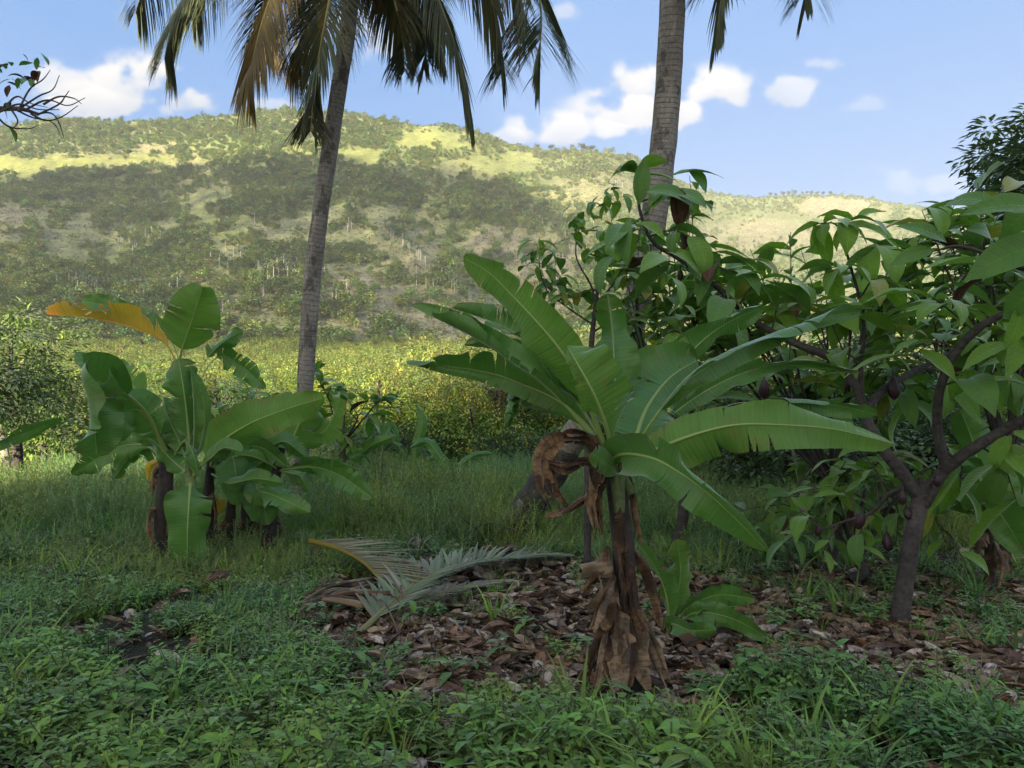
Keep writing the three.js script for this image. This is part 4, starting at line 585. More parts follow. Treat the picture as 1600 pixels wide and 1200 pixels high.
  putLeaf(b, cacaoLeaf[0], M.cacao, P(1050, 275, D + 0.3), V(1, 0.25, 0.1), 0.4, V(0, 1, 0.4)); putLeaf(b, cacaoLeaf[2], M.cacao, P(998, 320, D + 0.3), V(0.1, 1, 0.1), 0.36, V(0, 0.2, 1)); putLeaf(b, cacaoLeaf[1], M.cacao, P(1010, 300, D + 0.2), V(0.9, 0.1, 0.4), 0.42, V(0, 0.7, 0.7)); putLeaf(b, cacaoLeaf[1], M.cacao, P(1075, 265, D + 0.3), V(0.8, -0.5, 0.2), 0.26, V(0, 0.4, 0.9)); putLeaf(b, cacaoLeaf[4], M.cacao, P(960, 400, D + 0.2), V(-0.9, -0.5, 0.4), 0.36, V(0, 1, 0.3)); putLeaf(b, cacaoLeaf[0], M.cacao, P(985, 340, D + 0.1), V(-0.3, -1, 0.2), 0.38, V(-0.7, 0.2, 0.6));
  for (const [px, py, k, s] of [[1194, 592, 0.2, 0.85], [1395, 588, 0.25, 0.95], [1326, 585, 0.2, 0.6], [1063, 420, 0.3, 0.5], [1348, 800, 0.1, 0.75], [1385, 830, 0.2, 0.8], [1280, 820, 0.2, 0.5], [1410, 765, -0.05, 0.6], [1416, 790, 0, 0.55], [1465, 740, -0.1, 0.5], [1550, 590, 0.5, 0.8]]) pod(b, P(px, py, D + k), s, rr(-0.3, 0.3));
}
// two more cacao trees behind it
setSeed(205);
function backCacao(label, px, D, h, spots, len) {
  const b = plant('cacao_tree', label, 'tree', px, D), top = P(px + 10, gy(D) - h, D), o = P(px, gy(D), D);
  part('trunk', tubeGeo([o, V().lerpVectors(o, top, 0.5).add(V(0.08, 0, 0)), top], [[0, 0.065], [1, 0.04]], { seg: 16, sides: 9, bump: 0.12 }), M.bark, b);
  for (const [x, y, k, n] of spots) {
    const e = P(x, y, D + k), m = V().lerpVectors(top, e, 0.55).add(V(rr(-0.1, 0.1), 0.12, rr(-0.1, 0.1))), q = V().lerpVectors(top, e, 0.8).add(V(0, 0.08, 0));
    part('limb', tubeGeo([top, m, q], [[0, 0.018], [1, 0.007]], { seg: 10, sides: 6, bump: 0.1 }), M.bark, b);
    for (let j = 0; j < 3; j++) spray(b, j ? m : q, e.clone().add(V(rr(-0.4, 0.4), rr(-0.35, 0.35), rr(-0.3, 0.3))), n, len);
  }
}
const ring = (x0, x1, y0, y1, n, l) => { const r = []; for (let k = 0; k < n; k++) r.push([lerp(x0, x1, (k + rr(0.2, 0.8)) / n), rr(y0, y1), rr(-0.7, 0.7), l]); return r; };
backCacao('cacao tree standing behind the forked one, half hidden by its leaves', 1290, 7.4, 130, [...ring(1040, 1440, 370, 470, 9, 6), ...ring(1040, 1460, 480, 620, 9, 6)], 0.4);
backCacao('cacao tree at the right edge behind the forked one', 1560, 7.2, 150, [...ring(1400, 1680, 330, 430, 9, 6), ...ring(1400, 1680, 450, 640, 9, 6)], 0.41);
backCacao('slender cacao hiding the middle of the leaning palm trunk', 1050, 7.8, 150, [...ring(960, 1130, 300, 380, 5, 6), ...ring(940, 1150, 400, 560, 7, 6)], 0.36);
backCacao('low bushy cacao behind the lower pods', 1330, 6.9, 30, [...ring(1180, 1450, 720, 830, 7, 5), ...ring(1200, 1460, 660, 760, 4, 5)], 0.28);
// the avocado-like sapling before the hillside
const avoMat = () => pick([M.cacao, M.cacao, M.cacaoBright, M.cacaoYellow, M.cacao, M.cacaoBright]);
setSeed(211);
{
  const D = 7.0, b = plant('sapling', 'thin-stemmed sapling with whorls of pointed leaves before the mountain', 'tree', 918, D), T = (pts, r) => part('branch', tubeGeo(pts.map(([x, y, k = 0]) => P(x, y, D + k)), r, { seg: 16, sides: 7 }), M.bark, b);
  part('trunk', tubeGeo([[918, gy(D)], [918, 780], [919, 640], [924, 540], [930, 480], [936, 440]].map(([x, y]) => P(x, y, D)), [[0, 0.034], [0.6, 0.026], [1, 0.014]], { seg: 20, sides: 8 }), M.bark, b);
  T([[928, 508], [900, 490], [870, 468], [855, 455]], [[0, 0.01], [1, 0.005]]); T([[930, 490], [925, 450, 0.1], [900, 400, 0.2], [905, 350, 0.2]], [[0, 0.012], [1, 0.005]]); T([[932, 480], [960, 440, -0.1], [985, 400, -0.1], [1000, 370, -0.1]], [[0, 0.012], [1, 0.005]]); T([[926, 520], [970, 490], [1010, 470], [1030, 460]], [[0, 0.01], [1, 0.005]]); T([[922, 580], [960, 560], [1000, 545], [1040, 540]], [[0, 0.01], [1, 0.004]]); T([[855, 455], [845, 430], [842, 390]], [[0, 0.006], [1, 0.004]]);
  const W = (x, y, k, n, l = 0.19) => { for (let i = 0; i < n; i++) { const a = i * 2.4 + rr(-0.3, 0.3), o = P(x + rr(-14, 14), y + rr(-14, 14), D + k + rr(-0.1, 0.1)); putLeaf(b, pick(avoLeaf), avoMat(), o, V(Math.cos(a), rr(-0.75, 0.35), Math.sin(a)), l * rr(0.75, 1.25), V(rr(-0.3, 0.3), 1, rr(-0.1, 0.6)).normalize()); } };
  for (const [x, y, n] of [[842, 385, 11], [838, 415, 10], [862, 410, 10], [880, 430, 9], [850, 445, 10], [872, 460, 8], [890, 465, 6], [910, 330, 9], [935, 310, 9], [960, 300, 8], [905, 360, 8], [945, 350, 9], [930, 390, 8], [975, 420, 9], [1000, 380, 8], [1000, 440, 9], [965, 470, 9], [990, 500, 9], [1030, 465, 9], [1035, 520, 9], [970, 540, 8], [1005, 560, 8], [1050, 430, 8], [1060, 490, 8], [945, 420, 7]]) W(x, y, rr(-0.2, 0.25), n);
}

// ---------------------------------------------------------------- trees round the orchard
const YEL = [[0.27, 0.35, 0.045], [0.22, 0.32, 0.04], [0.15, 0.25, 0.03], [0.38, 0.36, 0.05]], MID = [[0.14, 0.24, 0.03], [0.10, 0.19, 0.028], [0.18, 0.28, 0.035]], DARKG = [[0.075, 0.15, 0.03], [0.10, 0.18, 0.035], [0.06, 0.12, 0.028]];
function treeShape(s, { h = 5, r = 2.4, ry = 2, clumps = 90, leaves = 34, len = 0.2, wid = 0.08, cols = MID, trunk = 0.14, clump = 0.45, lobes = 6, hang = 0.25 }) {
  setSeed(s); const mb = new MB(), wood = new MB(), top = h - ry;
  addTube(wood, [V(0, -0.1, 0), V(rr(-0.1, 0.1), top * 0.4, rr(-0.1, 0.1)), V(rr(-0.2, 0.2), top, rr(-0.2, 0.2)), V(rr(-0.3, 0.3), top + ry * 0.6, rr(-0.2, 0.2))], [[0, trunk * 1.3], [0.5, trunk * 0.8], [1, trunk * 0.25]], { seg: 14, sides: 8, bump: 0.12 });
  for (let k = 0; k < lobes; k++) {
    const a = k * 2.4 + rr(-0.4, 0.4), q = k === 0 ? 0 : rr(0.45, 0.75), o = V(Math.cos(a) * r * q, top + ry * rr(-0.35, 0.55), Math.sin(a) * r * q);
    addTube(wood, [V(0, top * rr(0.55, 0.95), 0), V(o.x * 0.5, lerp(top, o.y, 0.4), o.z * 0.5), o], [[0, trunk * 0.5], [1, trunk * 0.12]], { seg: 8, sides: 6 });
    crownMB(mb, { c: o, r: V(r * rr(0.42, 0.6), ry * rr(0.4, 0.6), r * rr(0.42, 0.6)), clumps: clumps / lobes | 0, leaves, len, wid, clump, cols, hang });
  }
  return { crown: mb.geo(), wood: wood.geo() };
}
function tree(name, label, shape, pos, scale, turn, group, bark = M.bark, leafM = group ? M.foliageFar : M.foliage) { const o = thing(name, label, 'tree', pos, group); mesh('trunk', shape.wood, bark, o); mesh('crown', shape.crown, leafM, o); o.scale.set(scale, scale, scale); o.rotation.y = turn; return o; }
const G = (px, d, dy = 0) => { const x = (px - 800) / FOC * d; return V(x, gh(x, -d) + dy, -d); };
const sh = { dense: treeShape(320, { cols: DARKG, h: 11, r: 3.7, ry: 4, clumps: 700, leaves: 40, len: 0.32, wid: 0.14, clump: 0.55, trunk: 0.26, lobes: 14 }), thick: treeShape(309, { cols: DARKG, h: 3.6, r: 1.8, ry: 1.85, clumps: 170, leaves: 34, len: 0.24, wid: 0.12, clump: 0.4, lobes: 8 }), bushy: treeShape(310, { cols: YEL, h: 2.7, r: 1.9, ry: 1.4, clumps: 150, leaves: 30, len: 0.17, wid: 0.07, clump: 0.38, trunk: 0.08, lobes: 9 }), bushy2: treeShape(313, { cols: [...MID, YEL[1], YEL[2]], h: 2.4, r: 1.9, ry: 1.25, clumps: 150, leaves: 30, len: 0.18, wid: 0.075, clump: 0.38, trunk: 0.08, lobes: 9 }), yel: treeShape(301, { cols: YEL, clumps: 130, len: 0.18 }), yel2: treeShape(302, { cols: [...YEL, ...MID], clumps: 120, h: 4.2, r: 2.6, ry: 1.7 }), mid: treeShape(303, { cols: MID, clumps: 120 }), dark: treeShape(304, { cols: DARKG, clumps: 140, h: 5.5 }), big: treeShape(305, { cols: [...DARKG, MID[0], YEL[2]], h: 11, r: 4.2, ry: 4, clumps: 330, leaves: 40, len: 0.26, wid: 0.09, clump: 0.6, trunk: 0.26, lobes: 11 }), fine: treeShape(306, { cols: [MID[0], MID[2], YEL[2]], h: 3.8, r: 1.5, ry: 1.5, clumps: 120, leaves: 26, len: 0.09, wid: 0.045, clump: 0.26, trunk: 0.06, lobes: 7, hang: -0.2 }), shrub: treeShape(307, { cols: MID, h: 2.3, r: 1.2, ry: 1.0, clumps: 90, leaves: 24, len: 0.24, wid: 0.1, clump: 0.3, trunk: 0.06, lobes: 5, hang: 0.5 }), low: treeShape(308, { cols: [...DARKG, MID[0]], h: 1.7, r: 1.5, ry: 0.8, clumps: 110, leaves: 30, len: 0.12, wid: 0.06, clump: 0.3, trunk: 0.05, lobes: 7, hang: 0.1 }) };
tree('mango_tree', 'tall dense dark green tree rising at the right edge against the sky', sh.dense, G(1712, 24), 0.98, 0.6);
tree('mango_tree', 'tall dark tree mostly cut off by the right edge', sh.dense, G(1810, 22), 1.05, 2.6);
tree('orchard_tree', 'leafy orchard tree at the left edge behind the clump', sh.mid, G(20, 12.5), 0.62, 1.2);
tree('orchard_tree', 'dark leafy orchard tree half cut off by the left edge', sh.dark, G(-60, 11), 0.55, 2.2);
tree('orchard_tree', 'shrubby tree low beside the left edge, right of the pale trunk', sh.yel2, G(120, 17), 0.62, 0.4);
setSeed(251);
backCacao('bushy cacao with drooping leaves just behind the coconut palm', 525, 12.4, 90, [...ring(460, 600, 590, 650, 6, 5), ...ring(500, 610, 660, 720, 4, 5)], 0.34);
backCacao('small leafy cacao left of the coconut palm behind the clump', 400, 13, 60, [...ring(350, 460, 610, 680, 5, 5)], 0.32);
tree('flushing_tree', 'small tree with yellow new leaves nearest the meadow', sh.yel, G(775, 21), 0.72, 0.5);
tree('flushing_tree', 'yellowish tree left of the nearest yellow one', sh.yel, G(690, 25), 0.8, 2.6);
tree('flushing_tree', 'dull green tree between palm and yellow trees', sh.yel2, G(640, 28), 0.82, 4.0);
tree('fine_leaved_tree', 'slender tree with tiny leaves behind the cacao', sh.fine, G(1235, 11.5), 1.02, 1.0);
tree('fine_leaved_tree', 'second small-leaved tree standing left of the slender one', sh.fine, G(1150, 13.5), 0.92, 3.0);
tree('shade_tree', 'dark green tree closing the view behind the right of the cacao', sh.dark, G(1480, 12.5), 0.62, 1.7);
tree('shade_tree', 'dark green tree behind the middle of the cacao leaves', sh.dark, G(1340, 13.5), 0.6, 2.7);
tree('shade_tree', 'green tree at the right edge beneath the tall dark tree', sh.mid, G(1640, 12), 0.7, 3.4);
tree('shade_tree', 'low green tree behind the right leaves of the middle banana plant', sh.mid, G(1130, 17), 0.56, 4.4);
tree('undergrowth_shrub', 'dense low shrub under the trees right of the middle banana', sh.low, G(1180, 12), 1.0, 0.3);
tree('undergrowth_shrub', 'dense low shrub behind the cacao fork', sh.low, G(1310, 11), 1.05, 1.3);
tree('undergrowth_shrub', 'dense low shrub at the right behind the forked trunk', sh.low, G(1450, 10.5), 1.05, 2.3);
tree('undergrowth_shrub', 'low shrub at the right edge behind the banana plant', sh.low, G(1600, 10), 1.0, 3.9);
tree('undergrowth_shrub', 'low shrub at the meadow edge beyond the middle banana', sh.low, G(1060, 17), 0.9, 5.0);
// tall trees and hedge added out of view to shade the orchard floor
{ let n = 0; for (const [z, x0, x1] of [[58, -23.3, 0], [65, -25.8, -2], [72, -28.3, -4]]) for (let x = x0; x <= x1; x += 5) { const o = tree('added_tall_tree', 'tall dense tree of the unseen row added behind the viewpoint for shade', sh.big, V(x, -0.2, z), 1.75, n * 1.7, 'tall trees added behind the viewpoint for shade'); o.scale.y = 1.85; n++; }
  for (const [x, z] of [[-22.8, 61], [-19, 62]]) { const o = tree('added_tall_tree', 'tall dense tree of the unseen row added behind the viewpoint for shade', sh.dense, V(x, -0.2, z), 1.45, n * 1.7, 'tall trees added behind the viewpoint for shade'); o.scale.y = 2.3; n++; }
  for (const [z, x0] of [[50, -22.6], [53, -23.7]]) for (let x = x0; x <= 1; x += 2.6) { tree('added_hedge_tree', 'low bushy tree of the unseen hedge added behind the viewpoint for shade', sh.thick, V(x, -0.2, z), 1.9, n * 1.3, 'hedge trees added behind the viewpoint for shade'); n++; } }
// thin bare stems in the undergrowth
setSeed(221);
for (const [px, d, h, lean, label] of [[1265, 10, 1.5, -0.35, 'pale dead branch leaning in the undergrowth'], [1215, 11, 1.9, 0.2, 'thin dark bare stem in the undergrowth'], [1360, 10.5, 2.0, 0.3, 'thin twisted stem behind the cacao fork'], [1150, 12, 1.4, 0.1, 'short bare stem beside the low shrub']]) { const o = G(px, d), t = thing('bare_stem', label, 'branch', o); part('stem', tubeGeo([o.clone(), o.clone().add(V(lean * 0.4, h * 0.4, 0.05)), o.clone().add(V(lean, h, 0))], [[0, 0.04], [1, 0.018]], { sides: 7, bump: 0.15 }), label[0] === 'p' ? M.barkPale : M.bark, t); part('side_branch', tubeGeo([o.clone().add(V(lean * 0.4, h * 0.4, 0.05)), o.clone().add(V(lean * 0.4 + 0.25, h * 0.62, 0)), o.clone().add(V(lean * 0.4 + 0.3, h * 0.85, 0.05))], [[0, 0.02], [1, 0.008]], { sides: 6 }), label[0] === 'p' ? M.barkPale : M.bark, t); }
// the pale stump at the left edge, the bare stub in the meadow, pale forked branch
{ const o = G(8, 13.5), t = thing('tree_trunk', 'pale grey tree trunk leaning at the left edge', 'tree trunk', o); part('trunk', tubeGeo([P(14, gy(13.5), 13.5), P(4, 700, 13.5), P(-12, 640, 13.6), P(-40, 560, 13.8)], [[0, 0.11], [0.3, 0.08], [1, 0.06]], { sides: 9, bump: 0.1 }), M.barkPale, t); part('limb', tubeGeo([P(-12, 640, 13.6), P(10, 590, 13.5), P(20, 540, 13.5)], [[0, 0.07], [1, 0.03]], { sides: 7 }), M.barkPale, t); }
{ const o = G(680, 12.5), t = thing('broken_stub', 'short brown broken stub leaning in the meadow', 'stump', o); part('stub', tubeGeo([o.clone(), o.clone().add(V(0.1, 0.2, 0)), o.clone().add(V(0.3, 0.42, 0))], [[0, 0.06], [1, 0.035]], { sides: 7, bump: 0.2 }), M.barkPale, t); part('fork', tubeGeo([o.clone().add(V(0.12, 0.22, 0)), o.clone().add(V(0.1, 0.36, 0)), o.clone().add(V(0.16, 0.46, 0))], [[0, 0.03], [1, 0.015]], { sides: 6 }), M.barkPale, t); }
{ const o = G(798, 17.5), t = thing('pruned_tree', 'pale pruned forked trunk beyond the meadow', 'tree trunk', o), q = (x, y) => P(x, y, 17.5); part('trunk', tubeGeo([q(798, 742), q(797, 715), q(792, 690)], [[0, 0.1], [1, 0.07]], { sides: 8, bump: 0.15 }), M.barkPale, t); part('limb', tubeGeo([q(797, 715), q(810, 700), q(818, 685)], [[0, 0.06], [1, 0.04]], { sides: 7 }), M.barkPale, t); part('limb', tubeGeo([q(794, 700), q(784, 688), q(780, 676)], [[0, 0.05], [1, 0.03]], { sides: 7 }), M.barkPale, t); }
// the twiggy branch of a tree that stands left of the frame
setSeed(231);
{
  const D = 6.2, o = G(-230, D), t = thing('twiggy_tree', 'tree past the left edge sending a half bare twiggy branch into the sky', 'tree', o), q = (x, y, k = 0) => P(x, y, D + k), tw = (pts, r0, r1) => part('branch', tubeGeo(pts, [[0, r0], [1, r1]], { seg: 16, sides: 6, bump: 0.1 }), M.twig, t);
  part('trunk', tubeGeo([o.clone(), q(-225, 600), q(-215, 350), q(-190, 150), q(-170, 20)], [[0, 0.13], [0.6, 0.09], [1, 0.05]], { sides: 9, bump: 0.1 }), M.bark, t);
  tw([q(-200, 250), q(-110, 200), q(-40, 175), q(30, 170), q(60, 178)], 0.04, 0.012); tw([q(-200, 200), q(-100, 130), q(-30, 110), q(12, 100)], 0.03, 0.008);
  for (const l of [[[30, 170], [60, 150], [85, 140], [92, 115]], [[40, 172], [80, 155], [105, 165], [133, 152]], [[50, 176], [70, 190], [95, 180], [120, 168]], [[20, 170], [50, 185], [80, 190], [98, 215]], [[60, 178], [90, 165], [100, 150], [110, 142]], [[10, 168], [30, 150], [50, 160], [75, 165]], [[30, 172], [45, 140], [70, 125], [80, 110]], [[55, 178], [75, 175], [95, 195], [97, 218]], [[-10, 172], [10, 195], [40, 200], [60, 196]], [[20, 170], [25, 190], [20, 205]], [[70, 165], [90, 150], [115, 155], [130, 165]], [[0, 172], [30, 165], [60, 168], [90, 172]]]) tw(l.map(([x, y]) => q(x + rr(-3, 3), y + rr(-3, 3), rr(-0.15, 0.15))), 0.009, 0.0025);
  for (let k = 0; k < 46; k++) { const top = k < 30, x = top ? rr(-40, 65) : rr(-40, 20), y = top ? rr(82, 125) : rr(120, 200); putLeaf(t, pick(avoLeaf), pick([M.cacao, M.cacao, M.cacao, M.cacaoBrown]), q(x, y, rr(-0.3, 0.3)), rdir(), rr(0.09, 0.14)); }
  for (let k = 0; k < 60; k++) { putLeaf(t, pick(avoLeaf), pick([M.cacao, M.cacao]), q(rr(-330, -40), rr(-60, 260), rr(-0.8, 0.8)), rdir(), rr(0.12, 0.18)); }
}
// low bushes closing the far side of the meadow
setSeed(261);
{
  const list = [[575, 19], [625, 18], [668, 20.5], [712, 18.5], [752, 17.5], [800, 19], [842, 18], [885, 19.5], [930, 18.5], [980, 20], [1030, 19], [545, 22], [600, 23], [650, 24], [735, 23], [780, 24], [820, 22.5], [865, 24], [910, 23], [20, 18], [75, 20], [130, 22], [185, 19.5], [235, 22], [-30, 21], [290, 21], [340, 23], [395, 20], [450, 22], [500, 20]];
  list.filter((_, k) => k % 3).forEach(([px, d], k) => tree('bush', 'low yellow-green bush along the far side of the meadow', k % 3 ? sh.bushy : sh.bushy2, G(px + rr(-22, 22), d + rr(-1.5, 2.5), -0.1), rr(0.42, 0.85), rr(0, 6.3), 'bushes along the far side of the meadow'));
}
setSeed(271);
[[598, 20, 'yel', 0.5], [640, 17, 'low', 0.8], [672, 23, 'yel', 0.52], [705, 27, 'yel', 0.6], [742, 21, 'yel', 0.5], [768, 26, 'yel2', 0.55], [806, 22, 'yel2', 0.52], [835, 17, 'low', 0.75], [870, 27, 'dark', 0.62], [905, 20, 'mid', 0.5], [120, 17, 'low', 0.9], [170, 20, 'yel2', 0.5], [225, 24, 'mid', 0.58], [270, 17, 'low', 0.8], [330, 20, 'dark', 0.46], [430, 24, 'mid', 0.55], [70, 16, 'mid', 0.46], [960, 24, 'dark', 0.6], [560, 16, 'low', 0.7], [720, 16.5, 'low', 0.6]].forEach(([px, d, k, s]) => tree('small_tree', 'small green tree standing in the uneven growth behind the meadow', sh[k], G(px + rr(-8, 8), d), s * rr(0.9, 1.15), rr(0, 6.3), 'small trees behind the meadow', M.bark, M.foliage));
// the orchard beyond the meadow: near trees one by one, the rest as a mass up to the mountain's foot
setSeed(241);
{
  const shapes = [sh.yel, sh.yel2, sh.mid, sh.yel2, sh.yel], names = 'tree of the sunlit orchard between meadow and mountain';
  const spots = []; for (let k = 0; k < 4000 && spots.length < 150; k++) { const d = rr(23, 105), px = rr(-80, 1680), x = (px - 800) / FOC * d; if (spots.every(([a, b]) => Math.hypot(a - x, b + d) > 4.4)) spots.push([x, -d]); }
  spots.sort((a, b) => b[1] - a[1]);
  for (const [x, z] of spots) tree('orchard_tree', 'broad low tree in the sunlit orchard between meadow and mountain', pick(shapes), V(x, gh(x, z), z), rr(0.38, 0.68) + 0.4 * sm(25, 100, -z), rr(0, 6.3), 'trees of the sunlit orchard');
  const far = [treeShape(311, { cols: [[0.22, 0.29, 0.05], [0.18, 0.26, 0.045], [0.26, 0.3, 0.055]], h: 5.5, r: 3.3, ry: 1.8, clumps: 80, leaves: 12, len: 0.42, wid: 0.22, clump: 0.6, lobes: 7 }), treeShape(312, { cols: [[0.25, 0.29, 0.055], [0.2, 0.27, 0.05], [0.3, 0.31, 0.06]], h: 5, r: 3, ry: 1.8, clumps: 80, leaves: 12, len: 0.42, wid: 0.22, clump: 0.6, lobes: 6 })];
  const items = [[], []]; for (let k = 0; k < 5200; k++) {
    const px = rr(-300, 1900), s = Math.pow(rnd(), 0.7); let p;
    if (k < 1200) { const d = rr(100, 150); p = G(px, d, -0.2); } else { const py = lerp(632, 542 + 14 * (noise(px / 90, 5) - 0.5), s); p = hill(px, hillS(px, py)); }
    items[k & 1].push([p, rr(0.8, 1.25), rr(0, 6.3), jit([1, 1, 1], 0.2)]);
  }
  const both = i => { const w = far[i].wood.clone(), n = w.attributes.position.count, c = new Float32Array(n * 3); for (let k = 0; k < n; k++) { c[k * 3] = 0.2; c[k * 3 + 1] = 0.17; c[k * 3 + 2] = 0.14; } w.setAttribute('color', new THREE.BufferAttribute(c, 3)); return mergeGeometries([far[i].crown, w]); };
  scatter('orchard_canopy', 'green canopy of the orchard reaching the foot of the mountain', 'orchard', both(0), M.foliageFar, items[0]); scatter('orchard_canopy', 'yellowish canopy of the orchard mixed along the mountain foot', 'orchard', both(1), M.foliageFar, items[1]);
}

// ---------------------------------------------------------------- fallen fronds and other litter
setSeed(401);
const gp = (px, py, up = 0) => { const p = onGround(px, py); p.y += up; return p; };
{
  const o = gp(600, 950), t = thing('fallen_frond', 'fallen grey-green palm frond lying flat on the dry leaves', 'palm frond', o);
  const pts = [gp(560, 1000, 0.05), gp(610, 968, 0.12), gp(670, 930, 0.16), gp(740, 905, 0.15), gp(820, 888, 0.12), gp(865, 880, 0.08)];
  frond(t, pts, { n: 130, len: 0.72, w: 0.04, cols: [[0.17, 0.23, 0.09], [0.13, 0.19, 0.065], [0.21, 0.25, 0.12], [0.26, 0.24, 0.14]], hang: 0.2, fwd: 1.3, t0: 0.1, sideTilt: 0.42, name: 'blade', thick: 0.016 });
}
{
  const o = gp(560, 915), t = thing('fallen_frond', 'fallen yellow-brown palm frond with its leaflets folded together', 'palm frond', o);
  const pts = [gp(485, 895, 0.30), gp(530, 905, 0.27), gp(575, 925, 0.22), gp(605, 948, 0.12), gp(630, 972, 0.03)];
  for (const k of [1, -1]) frond(t, pts, { n: 80, len: 0.66, w: 0.042, cols: [[0.26, 0.22, 0.08], [0.2, 0.17, 0.07], [0.3, 0.25, 0.12]], hang: 0.16, fwd: 0.9, t0: 0.02, name: 'blade', thick: 0.017, one: -1, sideTilt: 0.25 * k + 0.1, rachisMat: M.midribYellow });
}
{
  const o = gp(520, 960), t = thing('dead_frond', 'withered brown palm frond base with pale split stalks on the ground', 'palm frond', o);
  for (let k = 0; k < 16; k++) { const a = gp(rr(575, 610), rr(915, 975), rr(0.02, 0.16)), e = gp(rr(405, 480), rr(955, 1000), 0.02), m = V().lerpVectors(a, e, 0.5).add(V(rr(-0.05, 0.05), rr(0.02, 0.12), rr(-0.05, 0.05))); const r = rr(0.01, 0.03); part('stalk', tubeGeo([a, m, e], [[0, r], [0.6, r * 0.7], [1, r * 0.3]], { seg: 10, sides: 6, bump: 0.3 }), pick([M.dry, M.dryPale, M.husk, M.dryPale]), t); }
  for (let k = 0; k < 14; k++) { const a = gp(rr(560, 640), rr(900, 960), rr(0.05, 0.15)), e = gp(rr(570, 660), rr(975, 1010), 0.01), m = V().lerpVectors(a, e, 0.5).add(V(rr(-0.05, 0.05), 0.1, 0)); part('strip', tubeGeo([a, m, e], [[0, 0.012], [1, 0.003]], { seg: 8, sides: 4 }), pick([M.dryPale, M.dry]), t); }
}
{
  const o = gp(640, 930), t = thing('fallen_frond', 'second fallen frond, tan and half rotted, under the grey-green one', 'palm frond', o);
  frond(t, [gp(590, 985, 0.04), gp(650, 960, 0.09), gp(730, 935, 0.09), gp(800, 920, 0.07)], { n: 90, len: 0.6, w: 0.036, cols: [[0.33, 0.27, 0.17], [0.26, 0.2, 0.12], [0.2, 0.2, 0.1]], hang: 0.3, fwd: 1.4, t0: 0.06, sideTilt: 0.2, name: 'blade', thick: 0.013 });
}
{ const o = gp(655, 872), t = thing('dry_fern', 'small bleached dry tuft standing behind the fallen frond', 'dry plant', o); for (let k = 0; k < 16; k++) { const a = rr(0, 6.3), l = rr(0.12, 0.26); part('strip', tubeGeo([o.clone(), o.clone().add(V(Math.cos(a) * l * 0.4, l, Math.sin(a) * l * 0.4)), o.clone().add(V(Math.cos(a) * l, l * 0.6, Math.sin(a) * l))], [[0, 0.006], [1, 0.002]], { seg: 6, sides: 4 }), M.barkPale, t); } }
{ const o = gp(705, 846), t = thing('brush_pile', 'heap of dark dead twigs in the grass near the palm foot', 'brush', o); for (let k = 0; k < 44; k++) { const a = rr(0, 6.3), l = rr(0.2, 0.7), c = o.clone().add(V(rr(-0.45, 0.45), rr(0.02, 0.1), rr(-0.3, 0.3))); part('twig', tubeGeo([c, c.clone().add(V(Math.cos(a) * l * 0.5, rr(0.05, 0.2), Math.sin(a) * l * 0.4)), c.clone().add(V(Math.cos(a) * l, rr(0.02, 0.35), Math.sin(a) * l * 0.6))], [[0, 0.011], [1, 0.003]], { seg: 6, sides: 5, bump: 0.2 }), M.twig, t); } }
{ const o = gp(1095, 1010), t = thing('log', 'short brown rotting log behind the banana sucker', 'log', o); part('wood', tubeGeo([gp(1060, 1022, 0.06), gp(1100, 1012, 0.08), gp(1145, 992, 0.09)], [[0, 0.055], [0.5, 0.06], [0.97, 0.055], [1, 0.045]], { seg: 20, sides: 12, bump: 0.16, freq: 16 }), M.husk, t); part('bark_strip', tubeGeo([gp(1070, 1026, 0.08), gp(1110, 1016, 0.12), gp(1150, 1000, 0.13)], [[0, 0.008], [1, 0.012]], { seg: 10, sides: 5, bump: 0.3 }), M.bark, t); }
{ const o = gp(1080, 862), t = thing('log', 'dark charred log lying in the grass beyond the sucker', 'log', o); part('wood', tubeGeo([gp(1060, 862, 0.05), gp(1110, 858, 0.07), gp(1150, 852, 0.06)], [[0, 0.06], [1, 0.05]], { seg: 16, sides: 10, bump: 0.2, freq: 12 }), M.twig, t); part('broken_end', tubeGeo([gp(1056, 862, 0.06), gp(1048, 864, 0.07)], [[0, 0.035], [1, 0.01]], { seg: 4, sides: 7, bump: 0.4 }), M.bark, t); }
{ // husk of a coconut by the clump
  const o = gp(340, 922), t = thing('coconut_husk', 'brown coconut husk on the ground before the left clump', 'coconut', o), g = new THREE.SphereGeometry(0.1, 28, 20), q = g.attributes.position;
  for (let i = 0; i < q.count; i++) { const a = Math.atan2(q.getZ(i), q.getX(i)), k = 1 + 0.08 * Math.cos(3 * a) + 0.06 * (noise(q.getX(i) * 25, q.getY(i) * 25, q.getZ(i) * 25) - 0.5); q.setXYZ(i, q.getX(i) * k, q.getY(i) * 0.82, q.getZ(i) * k * 1.15); }
  g.computeVertexNormals(); g.rotateZ(0.4); const m = mesh('husk', g, M.husk, t); m.position.y = 0.07; const c = mesh('cap', new THREE.TorusGeometry(0.022, 0.009, 6, 12), M.dryDark, t); c.position.set(-0.04, 0.15, 0.02); c.rotation.x = 1.4;
}
for (const [x0, y0, x1, y1, r, label] of [[560, 1040, 640, 1095, 0.012, 'thin grey stick lying among the weeds left of the skirted banana'], [590, 880, 470, 884, 0.014, 'pale stick lying behind the withered frond'], [1190, 1010, 1290, 985, 0.009, 'thin pale stick on the dry leaves near the cacao']]) {
  const o = gp((x0 + x1) / 2, (y0 + y1) / 2), t = thing('stick', label, 'stick', o); part('wood', tubeGeo([gp(x0, y0, 0.02), gp((x0 + x1) / 2, (y0 + y1) / 2, 0.05), gp(x1, y1, 0.02)], [[0, r], [1, r * 0.5]], { seg: 12, sides: 6, bump: 0.2 }), M.barkPale, t);
}
